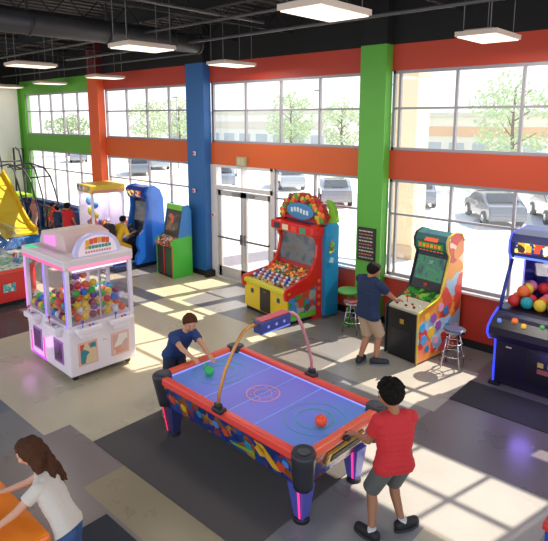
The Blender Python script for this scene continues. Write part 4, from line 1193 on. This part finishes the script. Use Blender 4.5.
for x, z_ in ((-.2, 2.5), (.8, 2.3), (1.9, 2.1)):
    MB().tube([(x, -.45, z_), (x, .25, z_)], .024, 8).build('hoop_tie', FR, t)
MB().tube([(-1.4, -.5, .1), (-1.4, -.5, 2.85), (-1.3, -.5, 2.95), (-.7, -.5, 2.95), (-.6, -.5, 2.8), (-.6, -.5, .1)], .035, 8).build('tower_frame', FR, t)
MB().tube([(-1.4, .5, .1), (-1.4, .5, 2.9), (-.6, .5, 2.9), (-.6, .5, .1)], .035, 8).build('tower_frame', FR, t)
MB().tube([(-1.0, -.3, 1.25), (2.4, .2, 1.05)], .024, 8).build('cross_rail', FR, t)
nm = bpy.data.materials.new('safety_net'); nm.use_nodes = True; q_ = nm.node_tree; q_.nodes.clear()
oo = q_.nodes.new('ShaderNodeOutputMaterial'); a_ = q_.nodes.new('ShaderNodeBsdfTransparent'); b_ = q_.nodes.new('ShaderNodeBsdfDiffuse'); b_.inputs[0].default_value = hx('3f7a72'); x_ = q_.nodes.new('ShaderNodeMixShader'); x_.inputs[0].default_value = .55
q_.links.new(a_.outputs[0], x_.inputs[1]); q_.links.new(b_.outputs[0], x_.inputs[2]); q_.links.new(x_.outputs[0], oo.inputs[0])
MB().box((-1.36, -.505, 1.3), (-.62, -.495, 2.9)).build('net', nm, t)
MB().box((-1.38, -.53, 2.5), (-.6, -.47, 2.58)).build('red_bar', mat('c8404a', .5), t)

t = thing('slide', 'wide yellow slide coming down from the left edge with red side', 'slide', (-17.85, 6.85, 0))
sp = [(-1.3, 2.15), (-.75, 1.72), (-.35, 1.35), (0, 1.0), (.35, .7), (.65, .52), (1.0, .45)]
s_ = MB()
for (x0, z0), (x1, z1) in zip(sp, sp[1:]):
    s_.slab([(x0, -.45, z0), (x1, -.45, z1), (x1, .45, z1), (x0, .45, z0)], (0, 0, -.08))
s_.build('chute', mat('ecc82a', .35), t)
for yy_ in (-.5, .45):
    MB().prof_y([(x, z_ + .14) for x, z_ in sp] + [(1.0, .3)] + [(x, z_ - .12) for x, z_ in sp[::-1]], yy_, yy_ + .05).build('side_rail', mat('e8bc20', .35), t)
MB().box((-1.3, -.55, .03), (1.05, .55, .34), bev=.03).build('base_pad', mat('1f74c0', .6), t)
MB().prof_y([(-1.2, .36), (-1.2, 1.7), (-.7, 1.2), (-.3, .7), (.1, .42), (.1, .36)], -.56, -.5).build('red_side', mat('d8322a', .5), t)

# ------------------------------------------------ stools, small table
def stool(x, y, h, seatcol, label, r=.17):
    t = thing('bar_stool', label, 'stool', (x, y, 0), 0, None)
    s_ = MB(); s_.m(0).cone((0, 0, h - .055), (0, 0, h - .01), r, r, 28).m(1).cone((0, 0, h - .012), (0, 0, h), r * .97, r * .9, 28).m(2).ring((0, 0, h - .05), (0, 0, 1), r, r + .008, .035)
    s_.build('seat', [mat(seatcol, .4), mat(seatcol, .3), CHROME], t)
    for k in range(4):
        a = R(45 + 90 * k + 10)
        c, s2 = math.cos(a), math.sin(a)
        MB().tube([(.10 * c, .10 * s2, h - .05), (.21 * c, .21 * s2, .012)], .012, 8).build('leg', CHROME, t)
    for z_ in (.22, .42):
        rr = .10 + .11 * (h - .05 - z_) / (h - .06)
        q = MB(); q.tube([(rr * math.cos(2 * math.pi * k / 24), rr * math.sin(2 * math.pi * k / 24), z_) for k in range(25)], .009, 6); q.build('ring', CHROME, t)
stool(-3.28, 7.9, .66, '2a3350', 'chrome stool with a dark blue round seat standing alone')
stool(-5.33, 8.05, .62, '7a2a2c', 'chrome stool with a dark red seat beside the green column')
t = thing('side_table', 'small round green table at the foot of the green column', 'table', (-5.62, 8.33, 0))
MB().cone((0, 0, .66), (0, 0, .70), .22, .22, 28).build('table_top', mat('5cb43a', .4), t)
MB().cone((0, 0, .03), (0, 0, .66), .03, .03, 12).build('leg', mat('4a9a34', .4), t)
MB().cone((0, 0, 0), (0, 0, .03), .15, .13, 24).build('base', mat('4a9a34', .4), t)

# orange game table at the lower left
t = thing('game_table', 'bright orange table under the forearms of the girl at lower left', 'game table', (-4.35, .96, 0))
MB().box((-.75, -.42, .66), (.72, .42, .76), bev=.03).build('table_top', mat('f07818', .35, coat=.3), t)
MB().box((-.73, -.40, .755), (.70, .40, .766)).build('play_surface', mat('f4821c', .3), t)
MB().box((-.66, -.34, .1), (.62, .34, .66)).build('body', mat('d85a14', .4), t)
for sx_ in (-.6, .56):
    for sy_ in (-.3, .3): MB().box((sx_ - .04, sy_ - .04, 0), (sx_ + .04, sy_ + .04, .1)).build('leg', BLACK, t)

# corner of a blue cabinet at the right edge
t = thing('arcade_cabinet', 'blue cabinet corner with a red top edge at the bottom right', 'arcade machine', (-.44, 4.39, 0), R(0))
MB().box((-.3, -.45, .05), (.5, .3, .84), bev=.01).build('body', mat('1f3f9a', .4), t)
MB().box((-.32, -.47, .84), (.52, .32, .90), bev=.015).build('top', mat('c8281e', .35), t)
MB().box((-.28, -.43, 0), (.48, .28, .05)).build('plinth', BLACK, t)
MB().box((-.315, -.38, .12), (-.3, .22, .78), bev=.005).build('side_print', ART_GOLD, t)
q = MB(); q.m(0).box((-.2, -.465, .14), (.4, -.45, .6), bev=.006).m(1).box((.02, -.472, .44), (.16, -.462, .54), bev=.003)
q.build('coin_door', [mat('16181e', .4), mat('b89a3a', .4)], t)
for k in range(5):
    MB().cone((-.15 + .13 * k, -.3 + .05 * (k % 2), .9), (-.15 + .13 * k, -.3 + .05 * (k % 2), .92), .03, .026, 12).build('button', mat(['e8c83a', 'e8e8ea', '3a80d8', '3fae4a', 'e8e8ea'][k], .3), t)

# ------------------------------------------------ people
def remeshed(mb, vox, smooth=2, cuts=(), noise=None):
    """weld overlapping volumes into one continuous skin"""
    me = bpy.data.meshes.new('tmp'); mb.bm.to_mesh(me); mb.bm.free()
    o = bpy.data.objects.new('tmp', me); COL.objects.link(o)
    r = o.modifiers.new('r', 'REMESH'); r.mode = 'VOXEL'; r.voxel_size = vox; r.use_smooth_shade = True
    if smooth:
        s_ = o.modifiers.new('s', 'SMOOTH'); s_.iterations = smooth; s_.factor = .5
    dg = bpy.context.evaluated_depsgraph_get()
    dg.update()
    m2 = bpy.data.meshes.new_from_object(o.evaluated_get(dg))
    bpy.data.objects.remove(o); bpy.data.meshes.remove(me)
    bm = bmesh.new(); bm.from_mesh(m2); bpy.data.meshes.remove(m2)
    for p, n in cuts:
        bmesh.ops.bisect_plane(bm, geom=bm.verts[:] + bm.edges[:] + bm.faces[:], plane_co=p, plane_no=n, clear_outer=True)
    if noise:
        from mathutils import noise as N
        for v in bm.verts: v.co += v.normal * noise[0] * N.noise(v.co * noise[1])
    for f in bm.faces: f.smooth = True
    out = MB(); out.bm.free(); out.bm = bm
    return out

def ik(a, b, l1, l2, hint):
    a, b = Vector(a), Vector(b)
    d = b - a
    L = min(d.length, (l1 + l2) * .995)
    d.normalize()
    x = (l1 * l1 - l2 * l2 + L * L) / (2 * L)
    h = math.sqrt(max(l1 * l1 - x * x, 0))
    hn = Vector(hint); hn = (hn - d * hn.dot(d)).normalized()
    return a + d * x + hn * h, a + d * L

def hair_mat(h):
    m = mat(h, .8, bump=.4, bscale=60, var=.3)
    m.node_tree.nodes['Principled BSDF'].inputs['Specular IOR Level'].default_value = .12
    return m

def person(label, base, face, H, pelvis, chest, head, look, feet, hands, C_, group=None, vox=.010, kid=False, hair='short', sleeve=.6, pants='shorts', hem=.0, handdir=None, elbow=None, knee=None, shirt2=None, lean_shoulder=None, hs=1.0, slim=1.0):
    """all positions in world metres; base is where the Empty stands; face and look are flat directions"""
    t = thing('person', label, 'person', base, 0, group)
    B = Vector(base)
    f = Vector((face[0], face[1], 0)).normalized()
    lat = Vector((f.y, -f.x, 0))      # towards the person's right
    pelvis, chest, head = Vector(pelvis) - B, Vector(chest) - B, Vector(head) - B
    k = H
    up = (chest - pelvis).normalized()
    fr = lat.cross(up) * -1
    if fr.dot(f) < 0: fr = -fr
    sw = (.105 * k if not kid else .092 * k) * slim
    HR = (.066 if not kid else .078) * k * hs      # half head height
    def torso(mb, g, top=1.0, bot=0.0, flare=0):
        n = 9
        for i in range(n + 1):
            u = bot + (top - bot) * i / n
            c = pelvis.lerp(chest, u)
            w_ = [(0, .062, .060), (.3, .050, .056), (.6, .062, .062), (.85, .075, .056), (1.0, .070, .042)]
            for a, b in zip(w_, w_[1:]):
                if a[0] <= u <= b[0] or b is w_[-1]:
                    tt = min(max((u - a[0]) / (b[0] - a[0]), 0), 1)
                    hw = (a[1] + (b[1] - a[1]) * tt) * k; rd = (a[2] + (b[2] - a[2]) * tt) * k
                    if a[0] <= u <= b[0]: break
            hw *= slim * (.9 if kid else 1)
            rd = rd * (.94 if kid else 1) * slim + g + flare * (1 - u)
            mb.cone(c - lat * hw, c + lat * hw, rd, rd, 14)
            mb.ball(c - lat * hw, rd, sub=2); mb.ball(c + lat * hw, rd, sub=2)
    b = MB()
    torso(b, 0)
    neck = chest + up * .03 * k
    L_ = Vector((look[0], look[1], look[2] if len(look) > 2 else 0)).normalized()
    rt_ = L_.cross(Vector((0, 0, 1))).normalized()
    hu = rt_.cross(L_).normalized()
    b.cone(neck - up * .03 * k, head - hu * HR * .4 - L_ * HR * .1, .036 * k, .031 * k, 12)
    def hp(x, y, z): return head + rt_ * x * HR + L_ * y * HR + hu * z * HR
    Q = Matrix((rt_, L_, hu)).transposed()
    er = Q.to_euler()
    b.ball(hp(0, -.08, .12), HR, (.76, .9, .88), er, 3)
    b.ball(hp(0, .16, -.38), HR, (.56, .6, .6), er, 3)
    b.ball(hp(0, .52, -.75), HR * .2, (1.2, .8, .8), er)
    b.cone(hp(0, .72, .12), hp(0, .95, -.2), HR * .07, HR * .13, 8); b.ball(hp(0, .93, -.2), HR * .13)
    for s_ in (-1, 1):
        b.ball(hp(s_ * .76, -.08, -.05), HR * .2, (.45, .8, 1.25), er)
        b.ball(hp(s_ * .36, .55, -.3), HR * .25, None or (1, 1, 1), er)
        b.ball(hp(s_ * .28, .76, .22), HR * .12, (1.7, .6, .5), er)
    b.ball(hp(0, .76, -.5), HR * .13, (1.7, .7, .5), er)
    shs, arms = [], []
    for s_, hand in zip((-1, 1), hands):
        sh = chest + lat * s_ * sw * 1.12 - up * .005 * k
        if lean_shoulder: sh += Vector(lean_shoulder)
        hnt = (elbow[0] if s_ < 0 else elbow[1]) if elbow else (lat * s_ * .5 - f * .6 - Vector((0, 0, .8)))
        el, wr = ik(sh, Vector(hand) - B, .172 * k, .150 * k, hnt)
        shs.append(sh); arms.append((sh, el, wr))
        b.ball(sh, .036 * k)
        b.cone(sh, el, .034 * k, .025 * k, 12); b.ball(el, .0255 * k); b.cone(el, wr, .026 * k, .0165 * k, 12)
        # hand
        hd = (Vector(handdir[0] if s_ < 0 else handdir[1]).normalized() if handdir else (wr - el).normalized())
        pn_ = Vector((0, 0, 1)) if abs(hd.z) < .8 else f
        side = hd.cross(pn_).normalized(); pn_ = side.cross(hd).normalized()
        hs = .105 * k
        b.ball(wr, .0165 * k)
        pc = wr + hd * hs * .28
        Qh = Matrix((side, hd, pn_)).transposed().to_euler()
        b.ball(pc, hs * .3, (.85, 1.15, .5), Qh)
        for i in range(4):
            o_ = side * hs * (.2 - .133 * i)
            a0 = pc + o_ + hd * hs * .18
            ln = hs * (.40, .46, .43, .34)[i]
            a1 = a0 + hd * ln * .5 - pn_ * ln * .12
            a2 = a1 + hd * ln * .38 - pn_ * ln * .34
            rr = max(.0062 * k / 1.3, .0062)
            b.cone(a0, a1, rr * 1.15, rr, 8).ball(a1, rr).cone(a1, a2, rr, rr * .85, 8).ball(a2, rr * .85)
        ts = -s_
        td = (hd * .6 + side * (1 if (side.dot(lat) * -s_ > 0) else -1) * .8 - pn_ * .2).normalized()
        b.cone(pc - hd * hs * .1, pc + td * hs * .36, .0095, .0085, 8).ball(pc + td * hs * .36, .0085)
    legs = []
    for s_, ft in zip((-1, 1), feet):
        hp_ = pelvis + lat * s_ * .052 * k - up * .02 * k
        an = Vector((ft[0], ft[1], .045 * k)) - B
        an.z = .045 * k + (ft[3] if len(ft) > 3 else 0)
        toe = Vector((ft[2][0], ft[2][1], 0)).normalized() if len(ft) > 2 else f
        kn, an = ik(hp_, an, .245 * k, .245 * k, knee[0 if s_ < 0 else 1] if knee else f)
        legs.append((hp_, kn, an, toe))
        b.ball(hp_, .056 * k)
        b.cone(hp_, kn, .055 * k, .035 * k, 14); b.ball(kn, .035 * k)
        cf = kn.lerp(an, .3) - toe * .008 * k
        b.cone(kn, cf, .034 * k, .034 * k, 12).ball(cf, .034 * k).cone(cf, an, .033 * k, .021 * k, 12)
        b.cone(an, an + toe * .08 * k - Vector((0, 0, .02 * k)), .022 * k, .02 * k, 10).ball(an, .022 * k)
    skin = mat(C_['skin'], .55)
    remeshed(b, vox, 2).build('body', skin, t)
    # eyes, brows, mouth
    e_ = MB()
    for s_ in (-1, 1):
        e_.m(0).ball(hp(s_ * .29, .72, .08), HR * .105, (1, .6, .7), er)
        e_.m(1).ball(hp(s_ * .29, .775, .08), HR * .05, (1, .5, 1), er)
        e_.m(1).ball(hp(s_ * .3, .76, .3), HR * .10, (1.3, .4, .25), er)
    e_.m(2).ball(hp(0, .86, -.5), HR * .13, (1.4, .4, .3), er)
    e_.build('face_features', [mat('e8e4e0', .3), mat('2a1c16', .5), mat('a85a50', .5)], t)
    # hair
    hm = hair_mat(C_['hair'])
    h = MB()
    def cap(g):
        h.ball(hp(0, -.16, .17), HR, (.86 + g, .96 + g, .9 + g), er, 3)
    if hair == 'short':
        cap(.06); h.ball(hp(0, .3, .78), HR * .45, (1.2, 1, .6), er)
        hh = remeshed(h, vox * .9, 1, [(hp(0, .30, .18), (L_ * .8 - hu * .62)), (hp(0, 0, -.62), -hu)], (.006, 30))
    elif hair == 'curly':
        cap(.08)
        random.seed(31)
        for i in range(170):
            v = Vector((random.gauss(0, 1), random.gauss(0, 1), random.gauss(0, 1))).normalized()
            if v.z < -.35 or (v.y > .3 and v.z < .35) or (v.y > -.1 and v.z < -.05): continue
            h.ball(hp(v.x * .93, -.14 + v.y * .98, .26 + v.z * .98), HR * random.uniform(.14, .24), sub=1)
        hh = remeshed(h, vox * .7, 0, [(hp(0, .45, .3), (L_ * .9 - hu * .45))])
    elif hair == 'long':
        cap(.06); h.ball(hp(0, .28, .72), HR * .5, (1.3, 1, .7), er)
        random.seed(8)
        for i in range(34):
            a = R(-172 + i * 10.2)    # around the back
            sx_, sy_ = math.sin(a * .5 + 0) , -math.cos(a * .5)
            x0, y0 = .82 * sx_, -.16 + .8 * sy_ * 1
            p = [hp(x0 * .9, y0 * .9, .5), hp(x0 * 1.08, y0 * 1.06, -.1)]
            ln = 2.6 + .5 * random.random()
            for q_ in range(1, 8):
                z_ = -.1 - ln * q_ / 7
                wob = .15 * math.sin(q_ * 1.5 + i * .45)
                pull = 1.02 - .04 * q_
                p.append(hp(x0 * (1.14 - .01 * q_) + wob, y0 * 1.12 - .08 * q_ + wob, z_))
            h.tube(p, [HR * .16] * 2 + [HR * (.17 - .008 * q_) for q_ in range(7)], 6)
        hh = remeshed(h, vox * .75, 1, (), (.012, 22))
        # open the face
        bmesh.ops.delete(hh.bm, geom=[v for v in hh.bm.verts if (lambda w: (w.dot(L_) > .28 * HR and w.dot(hu) < .42 * HR and abs(w.dot(rt_)) < .72 * HR))(v.co - head)], context='VERTS')
    hh.build('hair', hm, t)
    # shirt
    g = .011
    s_ = MB(); torso(s_, g, 1.02, -.02 + hem, .012)
    s_.cone(chest + up * .0, chest + up * .035 * k, .045 * k, .040 * k, 14)
    for sh, el, wr in arms:
        e2 = sh.lerp(el, sleeve)
        s_.ball(sh, .040 * k + g)
        s_.cone(sh, e2, .038 * k + g, .036 * k + g, 14)
    sh_ = remeshed(s_, vox, 2, [(pelvis - up * (.028 * k) + up * hem, -up)])
    SH = sh_.build('shirt', mat(C_['shirt'], .8, bump=.15, bscale=60), t)
    if C_.get('collar'):
        q = MB(); q.ring(chest + up * .036 * k, up, .036 * k, .05 * k, .02, 20); q.build('collar', mat(C_['collar'], .8), t)
    # trousers
    p = MB()
    torso(p, .006, .28, -.02)
    for hp_, kn, an, toe in legs:
        p.ball(hp_, .062 * k)
        if pants == 'shorts':
            e2 = hp_.lerp(kn, .98)
            p.cone(hp_, e2, .064 * k, .057 * k, 14)
        else:
            p.cone(hp_, kn, .062 * k, .044 * k, 14).ball(kn, .044 * k).cone(kn, kn.lerp(an, .95), .043 * k, .034 * k, 14)
    remeshed(p, vox, 2).build('shorts' if pants == 'shorts' else 'jeans', mat(C_['pants'], .85, bump=.15, bscale=70), t)
    for hp_, kn, an, toe in legs:
        g0 = an.z - .045 * k
        q = MB(); hl = an - toe * .025 * k; hl.z = g0 + .04 * k
        tp_ = an + toe * .10 * k; tp_.z = g0 + .030 * k
        q.ball(hl, .034 * k).cone(hl, tp_, .034 * k, .030 * k, 12).ball(tp_, .030 * k).cone(hl, an + Vector((0, 0, .012 * k)), .034 * k, .030 * k, 12)
        so = remeshed(q, vox * .9, 1, [((0, 0, g0 + .014 * k), (0, 0, -1))]).build('shoe', mat(C_['shoe'], .6), t)
        sd = toe.cross(Vector((0, 0, 1)))
        pts = []
        for a in range(0, 360, 18):
            c_, s2 = math.cos(R(a)), math.sin(R(a))
            w_ = .037 * k * (1 if c_ > 0 else .92)
            pp = an + toe * (.038 * k + .098 * k * c_) + sd * w_ * s2
            pts.append((pp.x, pp.y, g0 + .001))
        MB().slab(pts, (0, 0, .018 * k)).build('shoe_sole', mat(C_.get('sole', 'dcd8d2'), .6), so)
        if C_.get('sock'):
            MB().cone(an - Vector((0, 0, .005)), an + Vector((0, 0, .035 * k)), .028 * k, .027 * k, 14).build('sock', mat(C_['sock'], .8), t)
    return t

# boy in red: right end of the table, back to the camera, left hand on a mallet
H = 1.58
person('boy in a red t-shirt and grey shorts leaning on the near end of the table', (-2.16, 4.02, 0), (-.82, .57), H,
       (-2.10, 4.0, .77), (-2.11, 4.0, 1.22), (-2.16, 3.98, 1.45), (-.96, -.12, -.25),
       [(-2.20, 3.81, (-.95, .1)), (-2.05, 4.12, (.35, .95))],
       [(-2.52, 3.97, .90), (-2.38, 4.28, .93)],
       dict(skin='a06a4a', hair='17120f', shirt='c3262a', pants='5f5f5c', shoe='1c1a1c', sole='3a3838', sock='d8d4d0'),
       kid=True, hair='curly', sleeve=.62, elbow=[(0.2, -.3, -1), (1, .1, -.3)], handdir=[(-1, .1, -.25), (-.6, .5, -.6)], hem=-.035, vox=.009)
mallet(-2.66, 4.02, 'black mallet under the hand of the boy in red', '222226')

# boy in blue: far left end, leaning over the rail
H = 1.42
person('boy in a navy t-shirt bending over the far left end of the air hockey table', (-5.55, 4.05, 0), (.93, -.25), H,
       (-5.66, 4.15, .76), (-5.45, 4.14, 1.10), (-5.33, 4.17, 1.28), (.8, -.35, -.45),
       [(-5.72, 4.25, (.9, -.2)), (-5.55, 3.88, (.8, -.6))],
       [(-4.95, 4.22, .84), (-4.93, 3.98, .86)],
       dict(skin='c8906e', hair='4e2e1c', shirt='1d3a6e', pants='2c3040', shoe='2a2a30', sole='8a8a8a'),
       kid=True, hair='short', sleeve=.6, elbow=[(0, .8, -.4), (0, -.8, -.5)], handdir=[(1, -.1, -.2), (1, .1, -.2)], vox=.009)

# man at the cabinet
H = 1.72
person('man in a navy polo shirt and khaki shorts standing at the arcade cabinet', (-4.38, 7.06, 0), (.2, 1), H,
       (-4.38, 7.06, .90), (-4.36, 7.05, 1.42), (-4.29, 7.07, 1.61), (.5, .8, -.3),
       [(-4.46, 6.98, (-.2, 1)), (-4.24, 7.12, (.75, .65))],
       [(-4.4, 7.52, 1.06), (-4.06, 7.5, 1.0)],
       dict(skin='b57a58', hair='1c1614', shirt='172a4c', pants='b59a7c', shoe='26282e', sole='7a7a7a', collar='172a4c', sock='2a2c30'),
       hair='short', sleeve=.72, elbow=[(-.7, -.4, -.7), (.8, -.3, -.6)], handdir=[(.3, 1, -.1), (.2, 1, -.1)], hem=-.05, vox=.010)

# girl at the lower left
H = 1.30
person('girl with long wavy brown hair in a cream top leaning on the orange table', (-3.72, 1.55, 0), (-.74, -.67), H,
       (-3.68, 1.54, .71), (-3.93, 1.48, 1.04), (-4.11, 1.45, 1.225), (-.74, -.67, -.35),
       [(-3.62, 1.48, (-.8, -.6)), (-3.72, 1.66, (-.8, -.6))],
       [(-3.93, 1.02, .80), (-4.36, 1.16, .80)],
       dict(skin='cf9878', hair='4c2f20', shirt='cfc2b4', pants='33517c', shoe='c8c4c0', sole='e0dcd8'),
       kid=True, hair='long', sleeve=.55, pants='jeans', elbow=[(.4, -.3, -1), (-.2, .3, -1)], handdir=[(-.8, -.3, -.05), (-.8, -.5, -.05)], vox=.008, hs=1.12, slim=.93)

# rider on the simulator
H = 1.42
person('rider in a yellow jacket seated on the blue racing simulator', (-12.55, 7.5, 0), (0, 1), H,
       (-12.55, 7.5, .74), (-12.53, 7.66, 1.14), (-12.51, 7.72, 1.32), (.1, 1, -.1),
       [(-12.73, 7.78, (0, 1), .17), (-12.35, 7.78, (0, 1), .17)],
       [(-12.81, 7.88, .98), (-12.29, 7.88, .98)],
       dict(skin='a87050', hair='17141a', shirt='dcae22', pants='d0a020', shoe='1c1c20'),
       hair='short', sleeve=.98, pants='jeans', knee=[(-.5, 1, .6), (.5, 1, .6)], vox=.013)
b = MB().box((-.16, -.12, -.2), (.16, .1, .25), bev=.06).build('backpack', mat('2a2226', .8)); b.location = (-12.57, 7.34, 1.0)
tag(b, 'dark backpack worn by the rider in yellow', 'backpack')

# small figures in the back
def far(label, x, y, H, face, shirt, pants, hair='1c1614', z=0):
    f = Vector((face[0], face[1])).normalized(); l = Vector((f.y, -f.x))
    person(label, (x, y, z), face, H, (x, y, z + .52 * H), (x + f.x * .02, y + f.y * .02, z + .81 * H), (x + f.x * .03, y + f.y * .03, z + .925 * H), (face[0], face[1], -.2),
           [(x - l.x * .1, y - l.y * .1), (x + l.x * .1, y + l.y * .1)],
           [(x - l.x * .22 + f.x * .12, y - l.y * .22 + f.y * .12, z + .5 * H), (x + l.x * .22 + f.x * .12, y + l.y * .22 + f.y * .12, z + .5 * H)],
           dict(skin='b87e60', hair=hair, shirt=shirt, pants=pants, shoe='2a2a2c'), kid=H < 1.5, hair='short', sleeve=.7, pants='jeans', vox=.018)
far('child in a bright red top beside the yellow-topped claw machine', -15.75, 7.8, 1.42, (-.3, 1), 'c81e22', 'b01c22')
far('person in dark navy standing between the two children in red', -16.5, 7.85, 1.25, (-.5, 1), '1c2c4e', '1a2238')
far('smaller child in red and orange by the climbing frame', -17.15, 8.0, 1.1, (.6, .7), 'd0342a', 'd86a30', z=.161)
far('child in a pale pink top behind the end of the yellow slide', -18.2, 7.9, 1.15, (.2, -1), 'd89a8c', 'c8a090', '6a4a30', z=.161)
far('child in a yellow top playing beside the slide', -19.5, 7.8, 1.15, (.2, -1), 'd8a828', 'b8862a', z=.161)
